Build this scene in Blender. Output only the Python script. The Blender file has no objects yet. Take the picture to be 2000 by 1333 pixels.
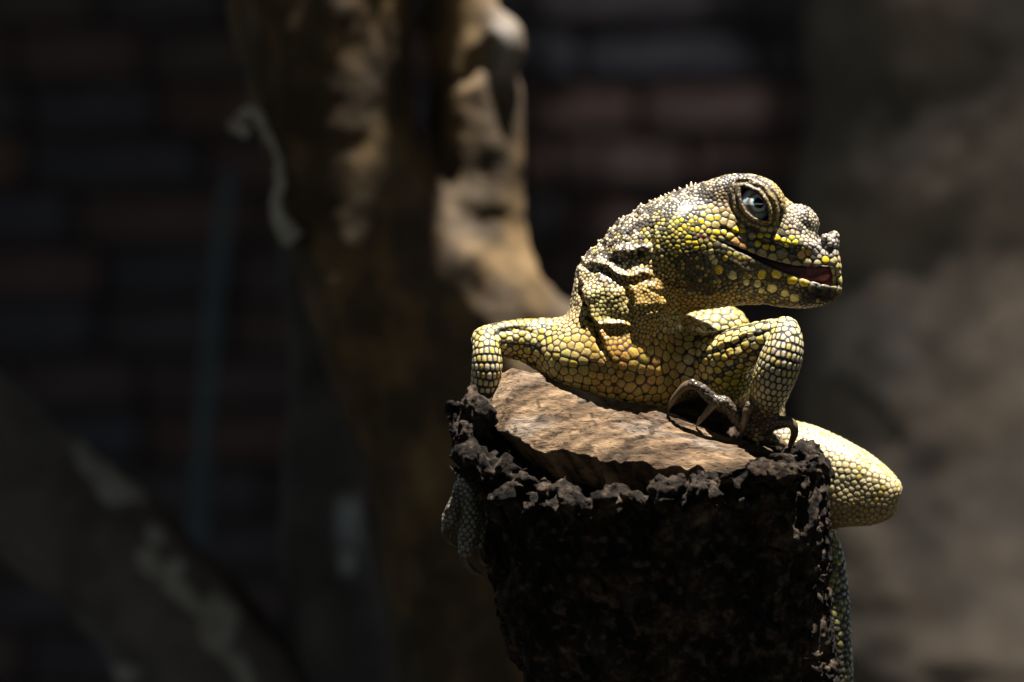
import bpy, bmesh, math, time
import numpy as np
from mathutils import Vector

T0 = time.time()
def log(*a): print('[%.1fs]' % (time.time() - T0), *a, flush=True)

# ------------------------------------------------------------------ camera, sky, sun, exposure
S = 5000.0            # photo pixels per metre in the plane of focus
DIST = 12500.0        # camera distance to that plane, same units (2.5 m)
scn = bpy.context.scene
col = scn.collection
cam_d = bpy.data.cameras.new('camera'); cam = bpy.data.objects.new('camera', cam_d); col.objects.link(cam)
cam.location = (0, -DIST / S, 0); cam.rotation_euler = (math.radians(90), 0, 0)
cam_d.sensor_width = 36.0; cam_d.lens = 36.0 * (DIST / S) / (2000.0 / S)
cam_d.clip_start = 0.05; cam_d.clip_end = 200
cam_d.dof.use_dof = True; cam_d.dof.focus_distance = (DIST - 70) / S
cam_d.dof.aperture_fstop = cam_d.lens / 33.0
scn.camera = cam

SUN = Vector((0.11, -0.12, 0.97)).normalized()        # towards the sun: high, a little behind the animal
SUN_EL = math.asin(SUN.z); SUN_ROT = math.atan2(SUN.x, SUN.y)
world = bpy.data.worlds.new('World'); scn.world = world; world.use_nodes = True
wn = world.node_tree; wn.nodes.clear()
sky_n = wn.nodes.new('ShaderNodeTexSky'); sky_n.sky_type = 'NISHITA'; sky_n.sun_disc = False
sky_n.sun_elevation = SUN_EL; sky_n.sun_rotation = SUN_ROT
bg = wn.nodes.new('ShaderNodeBackground'); bg.inputs['Strength'].default_value = 0.05
wo = wn.nodes.new('ShaderNodeOutputWorld')
wn.links.new(sky_n.outputs[0], bg.inputs[0]); wn.links.new(bg.outputs[0], wo.inputs[0])
sun_d = bpy.data.lights.new('sun', 'SUN'); sun_d.energy = 5.0; sun_d.angle = math.radians(0.6); sun_d.color = (1.0, 0.965, 0.91)
sun = bpy.data.objects.new('sun', sun_d); col.objects.link(sun)
sun.rotation_euler = SUN.to_track_quat('Z', 'Y').to_euler(); sun.location = (0, 0, 3)
scn.view_settings.view_transform = 'Standard'; scn.view_settings.look = 'None'
scn.view_settings.gamma = 1.0; scn.view_settings.exposure = 1.95
scn.view_settings.use_curve_mapping = False

# ------------------------------------------------------------------ helpers
rng = np.random.default_rng(7)
def P(px, py, d=0.0):
    """photo pixel at depth d behind the focus plane -> point, in photo-pixel units (1/S m)"""
    f = 1.0 + d / DIST
    return np.array([(px - 1000.0) * f, d, (666.5 - py) * f], dtype=np.float64)
def unP(V):
    f = 1.0 + V[:, 1] / DIST
    return 1000.0 + V[:, 0] / f, 666.5 - V[:, 2] / f

_tab = rng.random((64, 64, 64)).astype(np.float32) * 2 - 1
def vn(p, s, seed=0):
    """smooth value noise in [-1,1] at points p (n,3), feature size s (scalar or 3-vector)"""
    q = p / np.asarray(s, dtype=np.float64) + seed * 17.37
    i = np.floor(q).astype(np.int64); f = (q - i).astype(np.float32); f = f * f * (3 - 2 * f)
    r = 0
    for a in (0, 1):
        for b in (0, 1):
            for c in (0, 1):
                w = (f[:, 0] if a else 1 - f[:, 0]) * (f[:, 1] if b else 1 - f[:, 1]) * (f[:, 2] if c else 1 - f[:, 2])
                r = r + w * _tab[(i[:, 0] + a) & 63, (i[:, 1] + b) & 63, (i[:, 2] + c) & 63]
    return r
def fbm(p, s, n=3, seed=0):
    s = np.asarray(s, dtype=np.float64); r = 0; a = 1.0; t = 0
    for k in range(n):
        r = r + a * vn(p, s / 2.03 ** k, seed + 3 * k); t += a; a *= 0.5
    return r / t
def sst(a, b, x):
    t = np.clip((x - a) / (b - a), 0, 1); return t * t * (3 - 2 * t)
def spline(ctrl, res=8):
    c = np.asarray(ctrl, dtype=np.float64); n = len(c)
    c = np.vstack([2 * c[0] - c[1], c, 2 * c[-1] - c[-2]])
    out = []
    for i in range(1, n):
        p0, p1, p2, p3 = c[i - 1], c[i], c[i + 1], c[i + 2]
        for t in np.arange(res) / res:
            out.append(0.5 * (2 * p1 + (p2 - p0) * t + (2 * p0 - 5 * p1 + 4 * p2 - p3) * t * t + (3 * p1 - p0 - 3 * p2 + p3) * t ** 3))
    out.append(c[-2]); return np.array(out)

class Field:
    """signed distance grid that is sculpted with smooth unions and cuts, then meshed"""
    def __init__(s, lo, hi, h):
        s.lo = np.array(lo, float); s.h = h
        s.n = (np.ceil((np.array(hi) - lo) / h)).astype(int) + 1
        s.ax = [(s.lo[k] + h * np.arange(s.n[k])).astype(np.float32) for k in range(3)]
        s.f = np.full(tuple(s.n), 80.0, np.float32)
    def sl(s, lo, hi):
        a = np.clip(np.floor((lo - s.lo) / s.h).astype(int), 0, s.n); b = np.clip(np.ceil((hi - s.lo) / s.h).astype(int) + 1, 0, s.n)
        return tuple(slice(a[k], b[k]) for k in range(3))
    def pts(s, sl):
        return (s.ax[0][sl[0]][:, None, None], s.ax[1][sl[1]][None, :, None], s.ax[2][sl[2]][None, None, :])
    def merge(s, sl, d, k):
        g = s.f[sl]
        if g.size == 0: return
        if k > 0:
            h = np.maximum(k - np.abs(g - d), 0) / k
            s.f[sl] = np.minimum(g, d) - h * h * k * 0.25
        else: s.f[sl] = np.minimum(g, d)
    def cut(s, sl, d, k):
        g = s.f[sl]; d = -d
        if g.size == 0: return
        h = np.maximum(k - np.abs(g - d), 0) / max(k, 1e-6)
        s.f[sl] = np.maximum(g, d) + h * h * k * 0.25
    def ell_d(s, c, r, rot, sl):
        x, y, z = s.pts(sl); x = x - c[0]; y = y - c[1]; z = z - c[2]
        if rot:
            ca, sa = math.cos(math.radians(rot)), math.sin(math.radians(rot)); x, z = ca * x + sa * z, -sa * x + ca * z
        k0 = np.sqrt((x / r[0]) ** 2 + (y / r[2]) ** 2 + (z / r[1]) ** 2)
        k1 = np.sqrt((x / r[0] ** 2) ** 2 + (y / r[2] ** 2) ** 2 + (z / r[1] ** 2) ** 2)
        return k0 * (k0 - 1) / np.maximum(k1, 1e-6)
    def ell(s, px, py, d, r, k=20, rot=0, cut=False):
        """ellipsoid; r = (image x, image y, depth) radii, rot counter-clockwise in the picture plane"""
        c = P(px, py, d); r = [q * (1 + d / DIST) for q in r]; m = max(r) + k + 2 * s.h; sl = s.sl(c - m, c + m)
        dd = s.ell_d(c, r, rot, sl)
        (s.cut if cut else s.merge)(sl, dd, k)
    def sweep(s, ctrl, k=20, up=None, n=2.0, res=8):
        """ctrl rows: px, py, d, a[, b]; round if no b, else a = across, b = along 'up'"""
        c = spline(ctrl, res); rnd = c.shape[1] == 4
        pos = np.array([P(*r[:3]) for r in c]); fp = 1 + c[:, 2] / DIST; A = c[:, 3] * fp; B = A if rnd else c[:, 4] * fp
        R = np.maximum(A, B); m = R.max() + k + 2 * s.h
        sl = s.sl(pos.min(0) - m, pos.max(0) + m)
        if s.f[sl].size == 0: return
        tmp = np.full(s.f[sl].shape, 80.0, np.float32); off = [q.start for q in sl]
        for i in range(len(c) - 1):
            a, b = pos[i], pos[i + 1]; mm = max(R[i], R[i + 1]) + k + 2 * s.h
            s2 = s.sl(np.minimum(a, b) - mm, np.maximum(a, b) + mm)
            x, y, z = s.pts(s2); ab = b - a; L2 = float(ab @ ab)
            if x.size == 0 or y.size == 0 or z.size == 0 or L2 < 1e-9: continue
            x = x - np.float32(a[0]); y = y - np.float32(a[1]); z = z - np.float32(a[2])
            t = np.clip((x * ab[0] + y * ab[1] + z * ab[2]) / L2, 0, 1).astype(np.float32)
            vx = x - t * np.float32(ab[0]); vy = y - t * np.float32(ab[1]); vz = z - t * np.float32(ab[2])
            ln = np.sqrt(vx * vx + vy * vy + vz * vz)
            if rnd: d = ln - (A[i] + (A[i + 1] - A[i]) * t).astype(np.float32)
            else:
                Tn = ab / math.sqrt(L2); U = np.array(up, float); U -= (U @ Tn) * Tn; U /= np.linalg.norm(U); Sd = np.cross(Tn, U)
                ra = A[i] + (A[i + 1] - A[i]) * t; rb = B[i] + (B[i + 1] - B[i]) * t
                u = np.abs(vx * U[0] + vy * U[1] + vz * U[2]) / rb; w = np.abs(vx * Sd[0] + vy * Sd[1] + vz * Sd[2]) / ra
                e = np.abs(vx * Tn[0] + vy * Tn[1] + vz * Tn[2]) / np.minimum(ra, rb)
                q = (u ** n + w ** n + e ** n) ** (1.0 / n)
                d = np.where(q > 1e-3, ln - ln / np.maximum(q, 1e-3), -np.minimum(ra, rb)).astype(np.float32)
            s3 = tuple(slice(s2[j].start - off[j], s2[j].stop - off[j]) for j in range(3))
            tmp[s3] = np.minimum(tmp[s3], d)
        s.merge(sl, tmp, k)
    def mesh(s):
        """naive surface nets -> vertices (n,3), quads (m,4), outward"""
        f = s.f; neg = f < 0; n = s.n
        cnt = np.zeros(tuple(n - 1), np.int8)
        for a in (0, 1):
            for b in (0, 1):
                for c in (0, 1): cnt += neg[a:n[0] - 1 + a, b:n[1] - 1 + b, c:n[2] - 1 + c]
        act = np.argwhere((cnt > 0) & (cnt < 8)); idx = np.full(tuple(n - 1), -1, np.int32)
        idx[act[:, 0], act[:, 1], act[:, 2]] = np.arange(len(act))
        acc = np.zeros((len(act), 3)); wt = np.zeros(len(act))
        cs = [(a, b, c) for a in (0, 1) for b in (0, 1) for c in (0, 1)]
        val = {o: f[act[:, 0] + o[0], act[:, 1] + o[1], act[:, 2] + o[2]] for o in cs}
        for o in cs:
            for ax in range(3):
                if o[ax]: continue
                o2 = list(o); o2[ax] = 1; o2 = tuple(o2); v0, v1 = val[o], val[o2]
                m = (v0 < 0) != (v1 < 0); t = np.where(m, v0 / np.where(m, v0 - v1, 1), 0)
                pt = np.tile(np.array(o, float), (len(act), 1)); pt[:, ax] = t
                acc[m] += pt[m]; wt[m] += 1
        V = s.lo + s.h * (act + acc / wt[:, None])
        quads = []
        for ax in range(3):
            b, c = (ax + 1) % 3, (ax + 2) % 3
            i0 = [slice(None)] * 3; i1 = [slice(None)] * 3
            i0[ax] = slice(0, -1); i1[ax] = slice(1, None)
            for q in (b, c): i0[q] = slice(1, -1); i1[q] = slice(1, -1)
            n0 = neg[tuple(i0)]; e = np.argwhere(n0 != neg[tuple(i1)]); ins = n0[e[:, 0], e[:, 1], e[:, 2]]
            e = e.copy(); e[:, b] += 1; e[:, c] += 1
            q4 = []
            for db, dc in ((-1, -1), (0, -1), (0, 0), (-1, 0)):
                g = e.copy(); g[:, b] += db; g[:, c] += dc; q4.append(idx[g[:, 0], g[:, 1], g[:, 2]])
            q4 = np.stack(q4, 1); q4[~ins] = q4[~ins][:, ::-1]; quads.append(q4)
        return V, np.vstack(quads)

def new_mesh(name, V, F):
    me = bpy.data.meshes.new(name); F = np.asarray(F); k = F.shape[1]
    me.vertices.add(len(V)); me.vertices.foreach_set('co', np.asarray(V, np.float32).ravel())
    me.loops.add(F.size); me.loops.foreach_set('vertex_index', F.astype(np.int32).ravel())
    me.polygons.add(len(F)); me.polygons.foreach_set('loop_start', np.arange(0, F.size, k, dtype=np.int32))
    me.update(calc_edges=True); me.polygons.foreach_set('use_smooth', np.ones(len(F), bool)); return me
def mesh_arrays(me):
    V = np.empty(len(me.vertices) * 3, np.float32); me.vertices.foreach_get('co', V)
    N = np.empty(len(me.vertices) * 3, np.float32); me.vertices.foreach_get('normal', N)
    return V.reshape(-1, 3).astype(np.float64), N.reshape(-1, 3).astype(np.float64)
def set_co(me, V):
    me.vertices.foreach_set('co', np.asarray(V, np.float32).ravel()); me.update()
def subdivide(V, F):
    """split every quad in four and round off"""
    n = len(V); m = len(F); e = np.stack([F, np.roll(F, -1, 1)], -1).reshape(-1, 2); key = e.min(1).astype(np.int64) * n + e.max(1)
    uq, inv = np.unique(key, return_inverse=True); mid = 0.5 * (V[uq // n] + V[uq % n]); ei = (n + inv).reshape(m, 4); fi = n + len(uq) + np.arange(m)
    V2 = np.vstack([V, mid, V[F].mean(1)]); F2 = np.concatenate([np.stack([F[:, k], ei[:, k], fi, ei[:, k - 1]], 1) for k in range(4)])
    return smooth_mesh(V2, F2, 1, 0.5), F2
def set_col(me, name, c):
    a = me.attributes.new(name, 'FLOAT_COLOR', 'POINT'); c4 = np.ones((len(c), 4), np.float32); c4[:, :3] = c
    a.data.foreach_set('color', c4.ravel())
def set_float(me, name, v):
    a = me.attributes.new(name, 'FLOAT', 'POINT'); a.data.foreach_set('value', np.asarray(v, np.float32))
def smooth_mesh(V, F, it=1, lam=0.5):
    n = len(V)
    for _ in range(it):
        acc = np.zeros_like(V); w = np.zeros(n)
        for a, b in ((0, 1), (1, 2), (2, 3), (3, 0)):
            for u, v in ((F[:, a], F[:, b]), (F[:, b], F[:, a])):
                for k in range(3): acc[:, k] += np.bincount(u, V[v, k], n)
                w += np.bincount(u, minlength=n)
        V = V + lam * (acc / np.maximum(w, 1)[:, None] - V)
    return V
def link(name, me, mat, parent=None, **kw):
    o = bpy.data.objects.new(name, me); col.objects.link(o)
    if mat is not None: me.materials.append(mat)
    if parent is not None: o.parent = parent
    for k, v in kw.items(): o[k] = v
    return o
def empty(name, loc_px, label, cat, group=None):
    o = bpy.data.objects.new(name, None); col.objects.link(o); o.location = Vector(loc_px) / S
    o['label'] = label; o['category'] = cat
    if group: o['group'] = group
    o.empty_display_size = 0.02; return o
def local(V, parent): return V / S - np.array(parent.location)
def tube(ctrl, sides=12, res=8, tip=True, noise=0, ns=30, seed=0, flat=1.0, keep=False):
    c = spline(ctrl, res); pos = np.array([P(*r[:3]) for r in c]); R = c[:, 3] * (1 + c[:, 2] / DIST)
    V = []; prev = np.array([0.31, 0.77, 0.55])
    for i in range(len(pos)):
        t = pos[min(i + 1, len(pos) - 1)] - pos[max(i - 1, 0)]; t /= np.linalg.norm(t) + 1e-9
        u = prev - (prev @ t) * t; u /= np.linalg.norm(u); w = np.cross(t, u); prev = u
        a = np.arange(sides) / sides * 2 * np.pi
        V.append(pos[i] + R[i] * (np.cos(a)[:, None] * u + flat * np.sin(a)[:, None] * w))
    V = np.vstack(V); n = len(pos); F = []
    for i in range(n - 1):
        for j in range(sides):
            k = (j + 1) % sides; F.append((i * sides + j, i * sides + k, (i + 1) * sides + k, (i + 1) * sides + j))
    V = np.vstack([V, pos[0], pos[-1]]); b, e = n * sides, n * sides + 1
    for j in range(sides):
        k = (j + 1) % sides; F.append((b, k, j, j)); F.append((e, (n - 1) * sides + j, (n - 1) * sides + k, (n - 1) * sides + k))
    if noise:
        cc = np.vstack([np.repeat(pos, sides, 0), pos[0], pos[-1]]); dr = V - cc; ln = np.linalg.norm(dr, axis=1, keepdims=True)
        V = V + dr / np.maximum(ln, 1e-6) * (fbm(V, ns, 3, seed) * noise)[:, None]
    return V, F
def py_mesh(name, V, F, smooth=True):
    me = bpy.data.meshes.new(name); F2 = []
    for f in F:
        g = []
        for i in f:
            if i not in g: g.append(int(i))
        F2.append(g)
    me.from_pydata([tuple(v) for v in V], [], F2); me.update()
    me.polygons.foreach_set('use_smooth', np.full(len(me.polygons), smooth)); return me

# ------------------------------------------------------------------ materials
def mat(name, build):
    m = bpy.data.materials.new(name); m.use_nodes = True; nt = m.node_tree
    build(nt, nt.nodes['Principled BSDF']); return m
def node(nt, t, **kw):
    n = nt.nodes.new(t)
    for k, v in kw.items():
        if k in n.inputs.keys(): n.inputs[k].default_value = v
        else: setattr(n, k, v)
    return n
def coords(nt, scale):
    tc = node(nt, 'ShaderNodeTexCoord'); mp = node(nt, 'ShaderNodeMapping'); mp.inputs['Scale'].default_value = scale
    nt.links.new(tc.outputs['Object'], mp.inputs['Vector']); return mp.outputs[0]
def ramp(nt, src, stops):
    r = node(nt, 'ShaderNodeValToRGB'); el = r.color_ramp.elements
    while len(el) < len(stops): el.new(0.5)
    for e, (p, c) in zip(el, stops): e.position = p; e.color = (*c, 1)
    nt.links.new(src, r.inputs[0]); return r.outputs[0]
def bump(nt, b, src, strength, dist):
    n = node(nt, 'ShaderNodeBump'); n.inputs['Strength'].default_value = strength; n.inputs['Distance'].default_value = dist
    nt.links.new(src, n.inputs['Height']); nt.links.new(n.outputs[0], b.inputs['Normal'])
def noise_mat(name, scale, stops, rough=0.85, bstr=0.5, bdist=0.002, detail=6, spec=0.3, dist=0.0, scl=(1, 1, 1)):
    def f(nt, b):
        v = coords(nt, scl)
        n = node(nt, 'ShaderNodeTexNoise', Scale=scale, Detail=detail, Roughness=0.62, Distortion=dist); nt.links.new(v, n.inputs['Vector'])
        nt.links.new(ramp(nt, n.outputs['Fac'], stops), b.inputs['Base Color'])
        b.inputs['Roughness'].default_value = rough; b.inputs['Specular IOR Level'].default_value = spec
        bump(nt, b, n.outputs['Fac'], bstr, bdist)
    return mat(name, f)
def skin_f(nt, b):
    a = node(nt, 'ShaderNodeAttribute', attribute_name='Col'); g = node(nt, 'ShaderNodeAttribute', attribute_name='gloss')
    v = coords(nt, (1, 1, 1)); n = node(nt, 'ShaderNodeTexNoise', Scale=1100.0, Detail=3.0); nt.links.new(v, n.inputs['Vector'])
    mx = node(nt, 'ShaderNodeMix', data_type='RGBA', blend_type='MULTIPLY'); mx.inputs[0].default_value = 1.0
    nt.links.new(a.outputs['Color'], mx.inputs[6])
    nt.links.new(ramp(nt, n.outputs['Fac'], [(0.25, (0.62, 0.6, 0.58)), (0.7, (1.12, 1.1, 1.06))]), mx.inputs[7])
    nt.links.new(mx.outputs[2], b.inputs['Base Color'])
    mr = node(nt, 'ShaderNodeMapRange'); mr.inputs[3].default_value = 0.6; mr.inputs[4].default_value = 0.22
    nt.links.new(g.outputs['Fac'], mr.inputs[0]); nt.links.new(mr.outputs[0], b.inputs['Roughness'])
    b.inputs['Specular IOR Level'].default_value = 0.5
    bump(nt, b, n.outputs['Fac'], 0.35, 0.0004)
M = {}
M['skin'] = mat('lizard_skin', skin_f)
M['claw'] = noise_mat('claw_horn', 260, [(0.3, (0.035, 0.024, 0.014)), (0.7, (0.15, 0.10, 0.055))], 0.38, 0.2, 0.0003, spec=0.5, scl=(1, 1, 0.3))
M['spine'] = noise_mat('crest_spine', 300, [(0.3, (0.35, 0.30, 0.18)), (0.7, (0.6, 0.55, 0.4))], 0.5, 0.1, 0.0003)
M['tongue'] = noise_mat('tongue', 400, [(0.3, (0.20, 0.03, 0.025)), (0.7, (0.42, 0.12, 0.10))], 0.25, 0.4, 0.0006, spec=0.6)
def attr_wood(scale, lo, hi, rough, bstr, bdist, spec=0.3, scl=(1, 1, 1)):
    def f(nt, b):
        a = node(nt, 'ShaderNodeAttribute', attribute_name='Col'); v = coords(nt, scl)
        n = node(nt, 'ShaderNodeTexNoise', Scale=scale, Detail=7.0, Roughness=0.65); nt.links.new(v, n.inputs['Vector'])
        mx = node(nt, 'ShaderNodeMix', data_type='RGBA', blend_type='MULTIPLY'); mx.inputs[0].default_value = 1.0
        nt.links.new(a.outputs['Color'], mx.inputs[6]); nt.links.new(ramp(nt, n.outputs['Fac'], [(0.28, lo), (0.72, hi)]), mx.inputs[7])
        nt.links.new(mx.outputs[2], b.inputs['Base Color']); b.inputs['Roughness'].default_value = rough
        b.inputs['Specular IOR Level'].default_value = spec; bump(nt, b, n.outputs['Fac'], bstr, bdist)
    return f
M['heartwood'] = mat('weathered_heartwood', attr_wood(330, (0.22, 0.19, 0.17), (1.35, 1.28, 1.2), 0.85, 1.0, 0.0026, spec=0.15, scl=(0.45, 1.0, 1.0)))
M['bark'] = mat('charred_bark', attr_wood(380, (0.30, 0.28, 0.26), (1.6, 1.5, 1.4), 0.95, 1.0, 0.003, spec=0.12))
M['rock'] = mat('rough_rock', attr_wood(26, (0.55, 0.53, 0.52), (1.3, 1.28, 1.25), 0.9, 0.3, 0.003))
M['tree'] = mat('tree_bark', attr_wood(26, (0.45, 0.42, 0.4), (1.4, 1.36, 1.3), 0.8, 0.6, 0.006))

# ------------------------------------------------------------------ roof added above the frame to place sun and shade, ground
GROUND = P(0, 2450, 0)[2]
def box_mesh(lo, hi, bev=0.0):
    bm = bmesh.new(); bmesh.ops.create_cube(bm, size=1.0)
    for v in bm.verts: v.co = Vector([lo[k] + (v.co[k] + 0.5) * (hi[k] - lo[k]) for k in range(3)])
    if bev: bmesh.ops.bevel(bm, geom=bm.edges[:], offset=bev, segments=2, affect='EDGES')
    me = bpy.data.meshes.new('box'); bm.to_mesh(me); bm.free(); return me
BLOCKER_Z = 1.05
def blocker_hole(x0, x1, y0, y1, z=0.0):
    """opening whose sun patch at height z covers x0..x1, y0..y1 (metres)"""
    dx = SUN.x / SUN.z * (BLOCKER_Z - z); dy = SUN.y / SUN.z * (BLOCKER_Z - z); return (x0 + dx, x1 + dx, y0 + dy, y1 + dy)
def dimmed_hole(x0, x1, y0, y1, z, pitch, frac, feather, fade=0.0, seed=1):
    """the same opening split up to dim the sun: thin gaps of uneven length that thin out towards the back"""
    r = np.random.default_rng(seed); h = blocker_hole(x0, x1, y0, y1, z); out = []; y = h[2]
    while y < h[3]:
        t = (y - h[2]) / (h[3] - h[2]); g = pitch * frac * (1 - fade * t) * (0.9 + 0.2 * r.random())
        out.append((h[0] + feather * r.random(), h[1] - feather * r.random(), y, y + g)); y += pitch
    return out
holes = [blocker_hole(-0.045, 0.30, -0.20, 0.16), blocker_hole(-0.033, 0.045, 0.462, 0.56, 0.05), blocker_hole(-0.14, -0.104, 0.468, 0.486, 0.08)]  # openings placed to aim sun at animal, tree and twig
holes += dimmed_hole(0.105, 1.3, 0.64, 0.935, 0.0, 0.0055, 0.74, 0.05, 0.8, 1) + dimmed_hole(-0.02, 0.17, 1.55, 1.725, 0.05, 0.008, 0.42, 0.08, 0.3, 2) + dimmed_hole(-0.10, -0.065, 0.466, 0.54, 0.0, 0.010, 0.5, 0.012, 0.3, 3)  # slit openings for weaker sun on rock, wall and left stem
def build_blocker():
    xs = sorted({-7.0, 7.0, *[h[0] for h in holes], *[h[1] for h in holes]}); ys = sorted({-7.0, 5.0, *[h[2] for h in holes], *[h[3] for h in holes]})
    bm = bmesh.new()
    for i in range(len(xs) - 1):
        for j in range(len(ys) - 1):
            cx, cy = (xs[i] + xs[i + 1]) / 2, (ys[j] + ys[j + 1]) / 2
            if any(h[0] < cx < h[1] and h[2] < cy < h[3] for h in holes): continue
            bm.faces.new([bm.verts.new((x, y, BLOCKER_Z)) for x, y in ((xs[i], ys[j]), (xs[i + 1], ys[j]), (xs[i + 1], ys[j + 1]), (xs[i], ys[j + 1]))])
    bmesh.ops.remove_doubles(bm, verts=bm.verts, dist=1e-5)
    r = bmesh.ops.extrude_face_region(bm, geom=bm.faces[:])
    for v in r['geom']:
        if isinstance(v, bmesh.types.BMVert): v.co.z += 0.005
    bmesh.ops.recalc_face_normals(bm, faces=bm.faces[:])
    me = bpy.data.meshes.new('sun_blocker'); bm.to_mesh(me); bm.free(); return me
M['blocker_dark'] = noise_mat('blocker_dark', 9, [(0.3, (0.03, 0.024, 0.02)), (0.7, (0.07, 0.055, 0.045))], 0.9)
link('sun_blocker', build_blocker(), M['blocker_dark'], kind='structure')  # unseen sheet, added only to block and shape the light
M['soil'] = noise_mat('soil', 30, [(0.3, (0.025, 0.019, 0.014)), (0.7, (0.075, 0.058, 0.042))], 0.95, 0.8, 0.01)
def build_ground():
    n = 60; g = np.linspace(-1, 1, n); X, Y = np.meshgrid(np.sign(g) * np.abs(g) ** 2 * 14, np.sign(g) * np.abs(g) ** 2 * 14)
    V = np.stack([X.ravel(), Y.ravel(), np.full(n * n, GROUND / S)], 1); V[:, 2] += 0.012 * fbm(V, 0.25, 3, 4)
    i = np.arange(n * n).reshape(n, n); F = np.stack([i[:-1, :-1], i[:-1, 1:], i[1:, 1:], i[1:, :-1]], -1).reshape(-1, 4)
    return new_mesh('ground', V, F)
link('ground', build_ground(), M['soil'], kind='structure')
log('setting')

# ------------------------------------------------------------------ brick wall behind
def build_wall():
    d = 8500.0; f = 1 + d / DIST
    root = empty('brick_wall', (0, d, GROUND), 'dark blurred wall of thin reddish and grey bricks behind the tree', 'wall')
    M['mortar'] = noise_mat('mortar', 40, [(0.3, (0.025, 0.021, 0.021)), (0.7, (0.05, 0.042, 0.041))], 0.95)
    bh, jt, bl = 84 * f, 23 * f, 330 * f
    cols = [(0.12, 0.082, 0.082), (0.10, 0.074, 0.08), (0.085, 0.074, 0.088), (0.12, 0.078, 0.072), (0.075, 0.072, 0.092)]
    mats = [noise_mat('brick_clay', 18 + 5 * k, [(0.3, tuple(0.6 * x for x in c)), (0.7, tuple(1.25 * x for x in c))], 0.9, 0.6, 0.004) for k, c in enumerate(cols)]
    meshes = []
    for c in range(5):
        for w in (1.0, 0.72):
            me = box_mesh(Vector((-bl * w / 2, -40, -bh / 2)) / S, Vector((bl * w / 2, 60, bh / 2)) / S, 0.0022); me.materials.append(mats[c]); meshes.append((me, w))
    link('mortar', box_mesh((Vector((-4200, 0, 0))) / S, Vector((4200, 300, 2600 - GROUND)) / S), M['mortar'], root)
    r = np.random.default_rng(3); z0 = P(0, 52, d)[2]
    for row in range(-3, 17):
        z = z0 - (row + 0.5) * 107 * f; x = -2150.0 - r.random() * bl
        while x < 2150:
            me, w = meshes[int(r.integers(len(meshes)))]
            b = bpy.data.objects.new('brick', me); col.objects.link(b); b.parent = root
            b.location = Vector((x + bl * w / 2, -2 + r.normal() * 6, z - GROUND + r.normal() * 2)) / S; b.rotation_euler = (0, r.normal() * 0.006 + 0.008, r.normal() * 0.01)
            x += bl * w + 16 * f
build_wall(); log('wall')

# ------------------------------------------------------------------ rock face at the right, thin post at the left
def build_rock():
    d = 4300.0; n, m = 150, 190
    U = np.linspace(0, 1, n); Wv = np.linspace(0, 1, m); u, w = np.meshgrid(U, Wv)
    px = 1585 + u * 1500; py = -300 + w * 2800
    q = np.stack([px.ravel(), np.zeros(px.size), py.ravel()], 1)
    bulge = 380 * np.sqrt(np.clip(1 - (1 - np.clip(u * 3.2, 0, 1)) ** 2, 0, 1)).ravel()
    dd = d + 520 - bulge - 170 * np.clip((py.ravel() - 500) / 800, 0, 1) + 22 * fbm(q, 330, 3, 5) + 5 * fbm(q, 90, 2, 9)
    f = 1 + dd / DIST; edge = 46 * fbm(q, 160, 3, 2) * (1 - u.ravel()); x = (px.ravel() + edge - 1000) * f; z = np.maximum((666.5 - py.ravel()) * f, GROUND - 60)
    V = np.stack([x, dd, z], 1); i = np.arange(n * m).reshape(m, n)
    F = np.stack([i[:-1, :-1], i[1:, :-1], i[1:, 1:], i[:-1, 1:]], -1).reshape(-1, 4)
    # closed: a back skin 500 behind
    B = V.copy(); B[:, 1] = d + 900; k = len(V); ring = np.concatenate([i[0, :], i[1:, -1], i[-1, -2::-1], i[-2:0:-1, 0]])
    F2 = F[:, ::-1] + k; R2 = np.stack([ring, np.roll(ring, -1), np.roll(ring, -1) + k, ring + k], 1)
    V = np.vstack([V, B]); F = np.vstack([F, F2, R2])
    q2 = np.vstack([q, q]); c1 = np.array([0.29, 0.232, 0.18]); c2 = np.array([0.15, 0.132, 0.118]); t = sst(-0.35, 0.45, fbm(q2, 200, 4, 21))[:, None]
    c = c2 + (c1 - c2) * t
    root = empty('rock_face', (1300, d, GROUND), 'rough grey-brown rock face out of focus at the right edge', 'rock')
    me = new_mesh('rock_face', local(V, root), F); set_col(me, 'Col', c)
    link('stone_surface', me, M['rock'], root)
build_rock()
V, F = tube([(448, 330, 5600, 14), (432, 480, 5600, 15), (408, 720, 5600, 16), (392, 950, 5600, 17), (360, 1500, 5600, 26), (320, 2130, 5600, 28)], 14, 4, noise=3, ns=60)
M['post'] = noise_mat('grey_post', 60, [(0.3, (0.06, 0.08, 0.095)), (0.7, (0.11, 0.14, 0.16))], 0.7)
root = empty('thin_post', P(320, 2130, 5600), 'thin leaning blue-grey stake in front of the dark bricks', 'stake')
link('shaft', py_mesh('post', local(V, root), F), M['post'], root); log('rock')

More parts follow.
